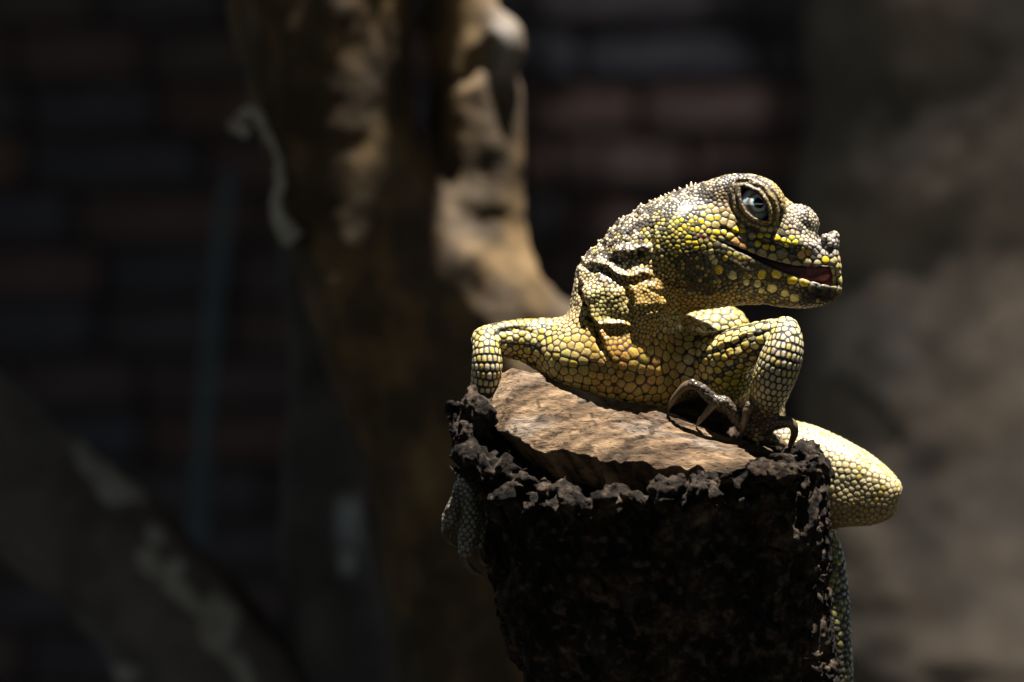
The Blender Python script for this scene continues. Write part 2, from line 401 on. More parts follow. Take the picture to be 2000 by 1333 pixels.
# ------------------------------------------------------------------ forked tree, limb and second stem behind the animal
def band_noise(fd, fn, band):
    """perturb a field near its surface"""
    ii = np.nonzero(np.abs(fd.f) < band); p = np.stack([fd.ax[k][ii[k]] for k in range(3)], 1).astype(np.float64)
    fd.f[ii] += fn(p).astype(np.float32)
def field_obj(fd, root, name, material, colour, it=1):
    V, F = fd.mesh(); V = smooth_mesh(V, F, it); me = new_mesh(name, local(V, root), F); set_col(me, 'Col', colour(V)); return link(name, me, material, root)
def build_tree():
    d = 2500.0; lo = P(250, 2450, d); hi = P(1350, -260, d)
    fd = Field([lo[0], d - 420, lo[2] - 30], [hi[0], d + 420, hi[2]], 11.0)
    fd.sweep([(610, -300, d, 190), (622, 0, d, 176), (648, 200, d, 158), (690, 360, d, 150), (760, 520, d, 175), (830, 680, d, 195), (900, 860, d, 205), (960, 1100, d, 215), (1000, 1400, d, 225), (1040, 2000, d, 250), (1050, 2480, d, 330)], 40)
    fd.sweep([(905, 15, d + 10, 74), (928, 110, d + 10, 84), (940, 260, d - 5, 82), (945, 400, d - 10, 80), (930, 520, d - 20, 98), (900, 700, d - 20, 130)], 55)
    fd.sweep([(960, 560, d - 30, 80), (1040, 620, d - 20, 62), (1150, 680, d, 60), (1260, 700, d + 40, 45)], 60)   # side branch running right behind the animal
    fd.ell(985, 95, d - 50, (38, 60, 45), 25); fd.ell(990, 80, d - 60, (16, 30, 20), 12)
    fd.ell(935, 125, d - 92, (22, 62, 26), 14, rot=-38, cut=True);
    fd.ell(930, 395, d - 78, (55, 34, 36), 26)
    fd.ell(900, 520, d - 120, (70, 40, 40), 30); fd.ell(620, 80, d - 150, (60, 120, 40), 40)
    fd.sweep([(720, 0, d - 130, 12), (738, 120, d - 125, 14), (752, 260, d - 110, 12)], 12)
    band_noise(fd, lambda p: 26 * fbm(p, (150, 150, 260), 3, 3) + 9 * fbm(p, 45, 2, 8), 60)
    root = empty('forked_tree', P(1000, 2450, d), 'brown forked tree trunk with broken right stem standing behind the lizard', 'tree')
    def colour(V):
        px, py = unP(V); c0 = np.array([0.055, 0.037, 0.019]); c1 = np.array([0.145, 0.093, 0.040]); c2 = np.array([0.24, 0.22, 0.20])
        t = sst(-0.25, 0.45, fbm(V, (80, 80, 120), 4, 12))[:, None]; c = c0 + (c1 - c0) * t
        g = (np.exp(-((px - 985) / 34) ** 2 - ((py - 100) / 62) ** 2) )[:, None]
        return c + (c2 - c) * np.clip(g, 0, 1)
    field_obj(fd, root, 'trunk', M['tree'], colour)
    V, F = tube([(575, 470, d - 95, 24), (540, 415, d - 100, 13), (546, 360, d - 105, 11), (544, 310, d - 110, 10), (520, 255, d - 110, 11), (492, 216, d - 110, 13), (468, 232, d - 112, 10)], 14, 8, noise=8, ns=18)
    M['twig'] = noise_mat('grey_twig', 90, [(0.3, (0.22, 0.20, 0.17)), (0.7, (0.48, 0.45, 0.39))], 0.8)
    tw = link('curled_branch', py_mesh('twig', local(V, root), F), M['twig'], root)
    V, F = tube([(485, 262, d - 108, 11), (462, 250, d - 112, 12), (448, 238, d - 114, 9)], 10, 5, noise=3, ns=16)
    link('branch_tip', py_mesh('twig_tip', local(V, root), F), M['twig'], tw)
build_tree(); log('tree')
def build_limb():
    d = 3300.0; lo = P(-420, 2450, d); hi = P(900, 400, d)
    fd = Field([lo[0], d - 320, lo[2] - 20], [hi[0], d + 320, hi[2]], 12.0)
    fd.sweep([(-360, 560, d, 140), (-100, 815, d, 140), (110, 1000, d, 138), (270, 1140, d, 142), (400, 1300, d, 150), (520, 1500, d, 160), (640, 2000, d, 190), (680, 2480, d, 250)], 40)
    band_noise(fd, lambda p: 22 * fbm(p, 140, 3, 33), 60)
    root = empty('leaning_limb', P(660, 2450, d), 'thick dark leaning limb with pale peeled patches and painted sun dapples at lower left', 'tree limb')
    spots = [(205, 905, 70, 46, -35), (232, 950, 55, 34, 0), (300, 1040, 14, 20, 0), (292, 1095, 20, 34, 20), (340, 1112, 24, 26, 0), (360, 1165, 16, 60, 40), (425, 1215, 38, 62, 10), (470, 1310, 18, 50, 40), (215, 1320, 60, 20, 0)]  # peeled bark patches; sun dapples are painted into their pale colour
    def colour(V):
        px, py = unP(V); q = V.copy(); px = px + 16 * fbm(q, 60, 2, 41); py = py + 16 * fbm(q, 60, 2, 44)
        c = np.array([0.12, 0.105, 0.098]) * (1 + 0.5 * fbm(V, 120, 3, 2))[:, None]; g = np.zeros(len(V))
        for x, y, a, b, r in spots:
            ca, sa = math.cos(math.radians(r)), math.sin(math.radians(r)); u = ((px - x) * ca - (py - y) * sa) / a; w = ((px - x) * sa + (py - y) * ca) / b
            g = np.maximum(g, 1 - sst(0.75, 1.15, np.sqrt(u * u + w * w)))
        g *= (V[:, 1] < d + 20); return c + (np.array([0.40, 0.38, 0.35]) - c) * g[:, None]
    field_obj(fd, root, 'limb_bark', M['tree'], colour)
    fd = Field([P(420, 0, d)[0], d - 260, lo[2] - 20], [P(960, 0, d)[0], d + 260, P(0, 420, d)[2]], 12.0)
    fd.sweep([(556, 470, d - 60, 12), (580, 560, d - 60, 34), (625, 700, d - 50, 62), (640, 860, d - 40, 84), (628, 1000, d - 30, 84), (640, 1120, d - 20, 96), (680, 1300, d - 10, 100), (720, 1700, d, 130), (740, 2480, d, 190)], 30)
    band_noise(fd, lambda p: 14 * fbm(p, 110, 3, 63), 50)
    root = empty('grey_stem', P(740, 2450, d), 'narrow grey stem tapering upward between limb and forked trunk', 'tree stem')
    def colour2(V):
        px, py = unP(V); c = np.array([0.085, 0.078, 0.078]) * (1 + 0.35 * fbm(V, 130, 3, 7))[:, None]
        g = np.exp(-((px - 680) / 26) ** 4 - ((py - 1020) / 48) ** 4) + np.exp(-((px - 678) / 18) ** 4 - ((py - 1098) / 24) ** 4); g *= (V[:, 1] < d)
        return c + (np.array([0.34, 0.37, 0.4]) - c) * np.clip(g, 0, 1)[:, None]
    field_obj(fd, root, 'stem_bark', M['tree'], colour2)
build_limb(); log('limb')

# ------------------------------------------------------------------ cut stump
RX = [940, 955, 975, 1000, 1060, 1130, 1200, 1300, 1400, 1500, 1560, 1600]
RY = [790, 762, 735, 722, 729, 746, 768, 803, 845, 878, 898, 915]      # crest of the wood plate
LX = [940, 960, 1010, 1100, 1170, 1300, 1440, 1520, 1560, 1600]
LY = [800, 806, 845, 878, 886, 906, 906, 912, 918, 925]                # its front lip
OUT = np.array([(948, -20), (958, -62), (1005, -110), (1100, -152), (1200, -176), (1300, -190), (1390, -190), (1450, -180), (1520, -140), (1562, -60), (1568, 40), (1540, 150), (1450, 240), (1250, 280), (1080, 240), (985, 120)], float)
def front_d(x):
    return np.interp(x, [940, 958, 1005, 1100, 1200, 1300, 1390, 1450, 1520, 1562, 1600], [-40, -62, -110, -152, -176, -190, -190, -180, -140, -60, -40])
def plate_y(x, d):
    yr = np.interp(x, RX, RY); yf = np.interp(x, LX, LY); t = np.clip((-20 - d) / np.maximum(-20 - front_d(x), 20), 0, 1.2)
    return np.where(d < -20, yr + (yf - yr) * t ** 1.15, yr + 0.10 * (d + 20) + 0.0006 * (d + 20) ** 2)
def rim_y(x, d):
    w = np.clip(-d / 230, 0, 1); return 862 + 13 * w + (0.155 - 0.215 * w) * (x - 1245) - 0.30 * d + 26 * w * np.exp(-((x - 1080) / 120) ** 2)
def plate_d(x, y):
    d = np.linspace(-20, float(front_d(x)), 60); return float(np.interp(y, plate_y(np.full(60, x), d), d))
def build_stump():
    root = empty('cut_stump', P(1420, 2450, 420), 'rough dark-barked cut stump with tan sloping wooden top under the lizard', 'stump')
    h = 4.0; lo = P(830, 1440, 0); hi = P(1720, 690, 0)
    fd = Field([lo[0], -420, lo[2]], [hi[0], 480, hi[2]], h)
    X, Y, Z = fd.pts(tuple(slice(None) for _ in range(3))); py = (666.5 - Z) + 0 * X; f = 1 + Y / DIST
    px = 1000 + X / f; py = 666.5 - Z / f
    cx = np.interp(py, [700, 900, 1000, 1200, 1333, 1500], [1246, 1246, 1281, 1293, 1335, 1370]).astype(np.float32)
    rr = np.interp(py, [700, 860, 930, 1000, 1200, 1333, 1500], [335, 342, 340, 328, 318, 300, 296]).astype(np.float32)
    dc = -10 + 0.30 * np.clip(py - 900, 0, 900)
    q = np.sqrt(((px - cx) / rr) ** 2 + ((Y - dc) / (rr * 0.72)) ** 2)
    side = (q - 1) * rr * 0.9
    top = rim_y(px, Y) - py
    fd.f[:] = np.maximum(side, top)
    bowl = np.maximum((np.sqrt(((px - 1246) / 300) ** 2 + ((Y + 10) / 212) ** 2) - 1) * 270, -(top + 46))
    fd.f[:] = np.maximum(fd.f, -bowl)
    for a in [(934, 790, -50, (28, 22, 34)), (950, 808, -80, (22, 26, 30)), (913, 862, -60, (26, 44, 44)), (925, 905, -110, (34, 40, 50)), 
              (1590, 925, -20, (24, 40, 50)), (1575, 895, -40, (30, 20, 40)), (1520, 925, -170, (60, 26, 60))]: fd.ell(*a[:3], a[3], 14)
    rb = np.random.default_rng(12)
    for k in range(22):
        t = math.radians(150 + 225 * (k + 0.7 * rb.random()) / 22); x = 1246 + 328 * math.cos(t); dd = -10 + 232 * math.sin(t)
        fd.ell(x, rim_y(x, dd) + rb.uniform(2, 20), dd, (rb.uniform(18, 52), rb.uniform(12, 26), rb.uniform(16, 30)), 10, rot=rb.uniform(-40, 40))
    for a in [(945, 850, -130, (20, 26, 60)), (1470, 965, -210, (9, 40, 40)), (1340, 990, -267, (12, 60, 40)), (1560, 990, -200, (14, 60, 60))]: fd.ell(*a[:3], a[3], 10, cut=True)
    def nz(p):
        w = p + 26 * np.stack([vn(p, 60, 1), vn(p, 60, 2), vn(p, 60, 3)], 1) + 8 * np.stack([vn(p, 17, 11), vn(p, 17, 12), vn(p, 17, 13)], 1)
        b1 = np.abs(vn(w, (48, 48, 66), 5)); b2 = np.abs(vn(w, (24, 24, 30), 6)); b3 = np.abs(vn(w, (12, 12, 12), 8))
        return -(36 * np.minimum(b1, 0.45) + 22 * np.minimum(b2, 0.45) + 12 * np.minimum(b3, 0.5)) + 14 * fbm(p, 130, 2, 7) + 18 + 2.5 * vn(p, 8, 14)
    band_noise(fd, nz, 50)
    V, F = fd.mesh(); V = smooth_mesh(V, F, 1, 0.15); log('bark verts', len(V))
    n1 = sst(-0.1, 0.5, fbm(V, (40, 40, 60), 4, 71))[:, None]; n2 = sst(0.1, 0.5, fbm(V, 70, 3, 75))[:, None]
    n3 = sst(0.0, 0.6, fbm(V, 16, 3, 78))[:, None]; c = np.array([0.016, 0.013, 0.011]) + n1 * np.array([0.06, 0.046, 0.036]); c = c + n2 * np.array([0.05, 0.033, 0.02]) + n3 * np.array([0.12, 0.09, 0.065]); c = c * 0.52
    top = sst(-26, -4, 666.5 - V[:, 2] / (1 + V[:, 1] / DIST) - rim_y(1000 + V[:, 0] / (1 + V[:, 1] / DIST), V[:, 1]))
    me = new_mesh('bark', local(V, root), F); set_col(me, 'Col', c); link('bark', me, M['bark'], root)
    # lower length of the log down to the ground
    Vt, Ft = tube([(1365, 1425, 145, 288), (1385, 1700, 230, 290), (1400, 2100, 330, 300), (1420, 2480, 420, 330)], 40, 6, noise=26, ns=(60, 60, 120), seed=4, flat=0.9)
    me = py_mesh('log_base', local(Vt, root), Ft); set_col(me, 'Col', np.tile([0.05, 0.04, 0.032], (len(Vt), 1))); link('log_base', me, M['bark'], root)
    # tan wood plate on top
    nr, na = 130, 420; seg = np.vstack([OUT, OUT[:1]]); L = np.concatenate([[0], np.cumsum(np.linalg.norm(np.diff(seg, axis=0), axis=1))])
    sp = spline(np.vstack([OUT, OUT[:1]]), 12); L = np.concatenate([[0], np.cumsum(np.linalg.norm(np.diff(sp, axis=0), axis=1))])
    s = np.arange(na) / na * L[-1]; ring = np.stack([np.interp(s, L, sp[:, 0]), np.interp(s, L, sp[:, 1])], 1)
    e3 = np.stack([ring[:, 0], ring[:, 1], np.zeros(na)], 1); dirs = ring - np.array([1260, 0]); dirs /= np.linalg.norm(dirs, axis=1)[:, None]
    ring = ring + dirs * (9 * fbm(e3, 45, 3, 51) + 5 * fbm(e3, 12, 2, 53))[:, None]
    V = []; cen = np.array([1260.0, -20.0])
    for k in range(nr):
        t = (k + 1) / nr; p = cen + (ring - cen) * t; y = plate_y(p[:, 0], p[:, 1]); q = np.stack([p[:, 0], p[:, 1] * 0.7, 0 * y], 1)
        ca, sa = 0.93, 0.36; gq = np.stack([ca * p[:, 0] + sa * p[:, 1], (-sa * p[:, 0] + ca * p[:, 1]), 0 * y], 1)
        rough = 6.0 * fbm(gq, (110, 16, 10), 3, 55) + 5.0 * fbm(gq, (20, 8, 9), 3, 57)
        pit = -5 * sst(0.45, 0.75, vn(gq, (22, 9, 9), 58)) - 7 * sst(0.05, 0.0, np.abs(vn(gq, (420, 46, 40), 62) + 0.12 * vn(gq, (40, 14, 9), 64))); y = y - rough - pit
        y = y + 13 * sst(0.93, 1.0, t) ** 2 * (0.6 + 0.6 * vn(e3, 20, 59))
        V.append(np.stack([p[:, 0], y, p[:, 1]], 1))
    for dy in (10, 24, 44, 66):
        b = V[nr - 1].copy(); b[:, 1] += dy; ins = 0.985 - dy * 0.0032 + 0.012 * vn(e3 + dy * 9, 18, 60)
        b[:, 0] = cen[0] + (ring[:, 0] - cen[0]) * ins; b[:, 2] = cen[1] + (ring[:, 1] - cen[1]) * ins; V.append(b)
    rings = len(V); V = np.vstack(V); f = 1 + V[:, 2] / DIST
    Vw = np.stack([(V[:, 0] - 1000) * f, V[:, 2], (666.5 - V[:, 1]) * f], 1); i = np.arange(rings * na).reshape(rings, na); j = np.roll(i, -1, 1)
    F = [tuple(r) for r in np.stack([i[:-1], i[1:], j[1:], j[:-1]], -1).reshape(-1, 4)]
    c0 = len(Vw); Vw = np.vstack([Vw, Vw[:na].mean(0), Vw[-na:].mean(0)])
    for k in range(na): F.append((c0, k, (k + 1) % na, (k + 1) % na)); F.append((c0 + 1, (rings - 1) * na + (k + 1) % na, (rings - 1) * na + k, (rings - 1) * na + k))
    ca, sa = 0.93, 0.36; gq = np.stack([ca * Vw[:, 0] + sa * Vw[:, 1], -sa * Vw[:, 0] + ca * Vw[:, 1], Vw[:, 2] * 0.3], 1)
    t = sst(-0.4, 0.45, fbm(gq, (110, 13, 40), 5, 81))[:, None]; c = np.array([0.075, 0.048, 0.027]) + t * np.array([0.16, 0.112, 0.068])
    gry = sst(0.0, 0.5, fbm(Vw, (120, 60, 60), 3, 83))[:, None]; c = c + gry * (np.array([0.24, 0.205, 0.175]) - c) * 0.55
    sp_ = sst(0.40, 0.75, vn(gq, (13, 5, 8), 85))[:, None]; c = c * (1 - 0.7 * sp_)
    pq = np.stack([(V_ := np.vstack([V, V[:1], V[:1]]))[:, 0] * ca + sa * V_[:, 2], -sa * V_[:, 0] + ca * V_[:, 2], 0 * V_[:, 0]], 1); c = c * (1 - 0.7 * sst(0.06, 0.0, np.abs(vn(pq, (420, 46, 40), 62) + 0.12 * vn(pq, (40, 14, 9), 64))))[:, None]
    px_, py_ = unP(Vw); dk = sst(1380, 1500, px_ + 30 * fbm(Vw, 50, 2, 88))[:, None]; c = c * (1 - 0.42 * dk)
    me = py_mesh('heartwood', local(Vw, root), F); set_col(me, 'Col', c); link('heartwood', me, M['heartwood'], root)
build_stump(); log('stump')

# ------------------------------------------------------------------ the lizard
H = 2.7
EYE = (1473.0, 400.0)
ARM_L = [(1095, 676, 36, 50), (1050, 668, 34, 45), (1005, 664, 28, 39), (965, 662, 14, 30), (946, 664, 4, 25)]
FORE_L = [(948, 662, -2, 24), (951, 698, -22, 28), (949, 750, -14, 29), (940, 810, 36, 27), (924, 880, 52, 24), (917, 930, 52, 22)]
ARM_R = [(1350, 714, 52, 60), (1405, 701, 4, 54), (1460, 676, -50, 43), (1505, 657, -80, 33), (1534, 648, -94, 28)]
FORE_R = [(1534, 646, -98, 28), (1533, 672, -110, 36), (1522, 710, -110, 42), (1506, 755, -90, 40), (1495, 795, -58, 31), (1490, 826, -40, 23), (1488, 846, -34, 19)]
DIG_R = [  # digits of the hand on the wood: path with radius, then claw path
    ([(1480, 834, -70, 13), (1436, 806, -45, 11), (1404, 790, -35, 10), (1384, 774, -40, 9.5), (1368, 758, -50, 9), (1352, 750, -62, 8.5)], [(1354, 751, -61, 8.5), (1338, 755, -70, 7.5), (1322, 772, -80, 6), (1310, 790, -86, 4.2), (1304, 805, -88, 1.2)]),
    ([(1482, 846, -80, 15), (1456, 834, -78, 13), (1440, 816, -82, 12), (1428, 799, -90, 11), (1414, 786, -100, 10.5), (1404, 786, -106, 9.5)], [(1406, 786, -105, 9), (1393, 792, -113, 7.5), (1379, 808, -122, 6), (1368, 821, -127, 4.2), (1360, 833, -129, 1.2)]),
    ([(1486, 840, -86, 16), (1480, 815, -104, 13), (1474, 798, -116, 11), (1466, 794, -124, 10)], [(1468, 794, -123, 9.5), (1459, 804, -132, 8), (1454, 825, -140, 6.2), (1449, 845, -144, 4.2), (1445, 860, -145, 1.2)]),
    ([(1488, 844, -82, 15), (1500, 834, -92, 12), (1518, 826, -102, 11), (1536, 825, -108, 10)], [(1533, 824, -108, 9.5), (1547, 829, -112, 8.5), (1552, 845, -116, 7), (1545, 866, -118, 5), (1536, 888, -116, 1.4)]),
    ([(1488, 846, -70, 13), (1500, 856, -40, 11), (1516, 862, -20, 9)], [(1514, 862, -22, 8), (1530, 868, -14, 5.5), (1540, 882, -8, 1.2)]),
]
DIG_L = [
    ([(917, 925, 48, 18), (906, 952, 40, 12), (893, 980, 34, 13), (880, 1010, 28, 14), (876, 1024, 26, 12)], [(876, 1022, 26, 10), (871, 1038, 26, 8), (876, 1056, 28, 5.5), (896, 1069, 32, 1.4)]),
    ([(919, 935, 44, 16), (921, 972, 24, 13), (919, 1012, 14, 15), (914, 1050, 10, 16), (909, 1076, 10, 12)], [(909, 1074, 10, 10), (909, 1096, 12, 8), (922, 1114, 14, 5.5), (947, 1126, 16, 1.4)]),
    ([(921, 935, 46, 16), (930, 985, 34, 12), (932, 1030, 30, 14), (933, 1064, 30, 11)], [(933, 1062, 30, 9), (935, 1086, 32, 7), (946, 1100, 36, 4.5), (962, 1104, 40, 1.2)]),
    ([(919, 930, 56, 14), (900, 950, 80, 11), (890, 985, 96, 10)], [(890, 983, 96, 8), (884, 1004, 104, 6), (890, 1022, 110, 1.2)]),
]
def seat_digits():
    """give each digit on the wood its depth: from the wrist to where its claw tip meets the slope"""
    for (dig, claw), arch in zip(DIG_R, (50, 42, 58, 44, 0)):
        tip = min(plate_d(claw[-1][0], claw[-1][1]), -26.0) - 4.0; n = len(dig) + len(claw) - 1
        for lst, o in ((dig, 0), (claw, len(dig))):
            for k in range(len(lst)):
                t = (k + o) / n; x, y, _, r = lst[k]; d = -34 + (tip + 34) * t - arch * math.sin(math.pi * t) ** 0.8
                lst[k] = (x, y, d, r)
        claw[0] = (claw[0][0], claw[0][1], dig[-1][2] + 1, claw[0][3])
seat_digits()
THIGH = [(1480, 890, 245, 80, 80), (1560, 912, 200, 74, 82), (1620, 940, 172, 66, 83), (1680, 959, 150, 54, 62), (1714, 969, 140, 40, 46), (1726, 973, 138, 30, 40)]
SHIN = [(1714, 978, 142, 28), (1700, 992, 180, 32), (1650, 1000, 225, 30), (1610, 1010, 255, 28), (1590, 1050, 250, 22), (1570, 1080, 235, 18)]
TAIL = [(1440, 880, 330, 88), (1500, 950, 330, 76), (1560, 1030, 260, 62), (1598, 1100, 190, 52), (1612, 1180, 168, 48), (1620, 1280, 168, 45), (1622, 1350, 175, 41), (1606, 1410, 210, 34), (1560, 1440, 270, 22), (1520, 1440, 320, 10)]
TRUNK = [(1215, 715, 70, 110, 92), (1270, 700, 150, 115, 95), (1355, 695, 230, 112, 96), (1420, 760, 310, 104, 100), (1440, 850, 340, 96, 95)]
def vesica(px, py, hw=19.0, hl=41.0):
    """2-D distance to the almond eye opening, long axis from upper left to lower right"""
    a = math.radians(51); dx, dy = px - EYE[0] - 1, py - EYE[1] + 1
    u = dx * math.cos(a) + dy * math.sin(a); w = -dx * math.sin(a) + dy * math.cos(a)
    Rr = (hl * hl + hw * hw) / (2 * hw); c = Rr - hw
    return np.sqrt(u * u + (np.abs(w) + c) ** 2) - Rr
MX = [1380, 1400, 1425, 1450, 1475, 1500, 1525, 1550, 1575, 1600, 1625, 1660]
MY = [462, 468, 480, 491, 502, 513, 522, 529, 534, 538, 541, 543]
MG = [0.0, 1.2, 2.2, 3.0, 4.2, 5.6, 7.5, 9.5, 13, 16, 17, 18]
def head_d(x): return np.interp(x, [1250, 1340, 1400, 1450, 1500, 1550, 1600, 1640], [24, 24, 22, 18, 12, 5, -2, -8])
def sculpt():
    lo = P(850, 1480, 0); hi = P(1780, 322, 0)
    fd = Field([lo[0], -205, lo[2]], [hi[0] + 15, 440, hi[2]], H)
    up = (0, 0, 1)
    fd.sweep(TRUNK, 10, up=up); fd.sweep(TAIL, 30)
    fd.sweep(THIGH, 14, up=up, n=3.6); fd.sweep(SHIN, 14); fd.ell(1736, 958, 140, (17, 20, 28), 6, rot=-20); fd.ell(1730, 990, 140, (18, 21, 28), 6)
    fd.sweep([(1075, 678, 36, 50), (1140, 702, 16, 72), (1215, 716, 16, 84), (1290, 718, 52, 76), (1350, 704, 66, 60)], 30)      # shoulder girdle and chest
    fd.ell(1120, 698, -10, (58, 62, 48), 24); fd.ell(1280, 734, 34, (70, 56, 52), 24)
    fd.ell(1410, 646, 185, (54, 50, 50), 24)                                                                                 # back seen past the arm
    fd.sweep([(1330, 480, 15, 84, 96), (1275, 520, 26, 86, 104), (1232, 578, 26, 86, 108), (1208, 640, 20, 88, 102), (1205, 690, 14, 90, 96)], 30, up=(-0.7, 0, 0.7))
    fd.ell(1172, 545, 24, (42, 48, 56), 24, rot=-30)
    fd.ell(1183, 590, -42, (40, 50, 26), 14, rot=10)                                                                          # throat pouch
    fd.ell(1255, 588, -48, (48, 52, 30), 22)
    # skull and jaws as one sweep, then the mouth is cut
    prof = [(1270, 424, 600, 76), (1310, 396, 600, 82), (1350, 378, 606, 86), (1400, 356, 601, 84), (1450, 356, 596, 74), (1500, 388, 600, 60), (1540, 436, 603, 49), (1580, 466, 602, 41), (1606, 476, 597, 32), (1622, 484, 588, 23)]
    fd.sweep([(x, (a + b) / 2, head_d(x), w, (b - a) / 2) for x, a, b, w in prof], 22, up=up, n=2.5)
    fd.ell(1345, 465, -36, (70, 62, 34), 26, rot=-20)                                                                         # jaw muscle
    for s in (-1, 1):
        hd = head_d(1480)
        fd.ell(1478, 398, hd + s * 48, (57, 53, 36), 5, rot=-30); fd.ell(1425, 372, hd + s * 34, (60, 30, 30), 16, rot=14)
        fd.ell(1530, 470, head_d(1530) + s * 42, (70, 14, 14), 12, rot=-12)                                                   # ridge below the eye
    fd.ell(1566, 432, 1, (37, 30, 34), 4, rot=-38)                                                                          # nasal hump
    fd.ell(1620, 476, -6, (20, 19, 26), 6); fd.ell(1629, 462, -10, (11, 11, 14), 4); fd.ell(1612, 464, -22, (9, 8, 10), 4)
    # mouth: slot between the lips
    c0 = P(1380, 440, 0); c1 = P(1665, 575, 0); sl = fd.sl(np.array([c0[0], -155, c1[2]]), np.array([c1[0], 90, c0[2]]))
    X, Y, Z = fd.pts(sl); f = 1 + Y / DIST; px = 1000 + X / f; py = 666.5 - Z / f
    fd.cut(sl, np.maximum(np.maximum(np.abs(py - np.interp(px, MX, MY)) - np.interp(px, MX, MG), 1393 - px), 4 - np.abs(Y - head_d(px))), 4)
    fd.ell(1629, 512, -7, (10.5, 40, 24), 6); fd.ell(1627, 545, -7, (6, 10, 14), 4)                                         # front of the upper lip
    # eye opening
    for s in (-1, 1):
        hd = head_d(1473); dd = hd + s * 74; c = P(EYE[0], EYE[1], dd); sl = fd.sl(c - 64, c + 64)
        X, Y, Z = fd.pts(sl); f = 1 + Y / DIST; v = vesica(1000 + X / f, 666.5 - Z / f)
        fd.cut(sl, np.maximum(v, (1 if s < 0 else -1) * (Y - (hd + s * 36))), 5)
    fd.sweep(ARM_L, 22); fd.sweep(FORE_L, 3)
    fd.sweep(ARM_R, 20); fd.sweep(FORE_R, 3)
    fd.ell(1420, 745, 14, (56, 42, 36), 26, rot=20)
    for a, _ in DIG_R + DIG_L: fd.sweep([(x, y, d, r * 1.22) for x, y, d, r in a], 6)
    return fd.mesh()

def seg_dist(px, py, poly):
    """unsigned and signed image-plane distance to a polyline, and 0..1 along it"""
    poly = spline(poly, 6); best = np.full(len(px), 1e9); sg = np.zeros(len(px)); al = np.zeros(len(px)); n = len(poly) - 1
    for i in range(n):
        a, b = poly[i], poly[i + 1]; ab = b - a; L2 = ab @ ab
        t = np.clip(((px - a[0]) * ab[0] + (py - a[1]) * ab[1]) / L2, 0, 1); dx = px - a[0] - t * ab[0]; dy = py - a[1] - t * ab[1]
        q = np.sqrt(dx * dx + dy * dy); m = q < best; best[m] = q[m]
        sg[m] = np.sign(ab[0] * dy - ab[1] * dx)[m]; al[m] = ((i + t) / n)[m]
    return best, best * sg, al
FOLDS = [  # polyline, crease width, crease depth, ridge height on the upper side
    ([(1131, 516), (1155, 524), (1185, 530), (1215, 542), (1245, 547), (1275, 545)], 5.0, 11, 9),
    ([(1192, 512), (1206, 506), (1225, 500), (1250, 503), (1280, 506)], 6.0, 13, 9),
    ([(1129, 540), (1136, 568), (1145, 600), (1160, 640), (1176, 672), (1186, 695)], 5.0, 13, 7),
    ([(1160, 640), (1185, 643), (1215, 640), (1240, 650)], 5.0, 7, 8),
    ([(1228, 560), (1233, 590), (1228, 615), (1236, 640)], 7.0, 11, 3),
    ([(1212, 548), (1222, 570), (1214, 600)], 6.0, 8, 3),
    ([(1268, 528), (1300, 548), (1345, 566), (1400, 576)], 4.5, 7, 3),
    ([(1260, 560), (1310, 578), (1370, 588)], 4.0, 4, 2),
    ([(1255, 600), (1300, 600), (1350, 598)], 4.0, 4, 2), ([(1285, 515), (1330, 535), (1385, 548)], 4.0, 4, 2), ([(1240, 625), (1290, 618), (1345, 608)], 4.0, 4, 2), ([(1290, 540), (1340, 556), (1410, 566)], 3.5, 4, 1.5),
    ([(1275, 440), (1268, 470), (1277, 505)], 5.0, 6, 5),
    ([(1240, 440), (1225, 470), (1215, 500)], 4.5, 4, 3), ([(1205, 465), (1190, 490), (1180, 515)], 4.5, 4, 3),
    ([(1400, 445), (1450, 462), (1510, 478), (1560, 490)], 4.0, 5, 2),
    ([(1395, 500), (1440, 530), (1500, 560), (1560, 578)], 4.0, 3, 1.5),
    ([(1185, 695), (1200, 740), (1210, 790)], 6.0, 6, 0),
    ([(975, 680), (1000, 700), (1050, 702)], 6.0, 7, 2), ([(965, 655), (1010, 648), (1060, 652)], 4.0, 4, 2),
    ([(1395, 722), (1440, 705), (1490, 680)], 5.0, 5, 3), ([(1380, 690), (1440, 668), (1500, 648)], 4.0, 4, 2),
    ([(1362, 650), (1352, 700), (1372, 760)], 6.0, 8, 0),
]
def region(px, py, tab, base):
    """blend a value (scalar or colour) over soft elliptical regions: (cx, cy, rx, ry, turn, value, strength)"""
    b = np.asarray(base, float); out = np.tile(b, (len(px), 1)) if b.ndim else np.full(len(px), float(b))
    for cx, cy, rx, ry, tn, val, st in tab:
        ca, sa = math.cos(math.radians(tn)), math.sin(math.radians(tn)); dx, dy = px - cx, py - cy
        u = (ca * dx + sa * dy) / rx; w = (-sa * dx + ca * dy) / ry; m = st * np.exp(-(u * u + w * w) ** 2)
        out = out + ((np.asarray(val, float) - out) * (m[:, None] if b.ndim else m))
    return out
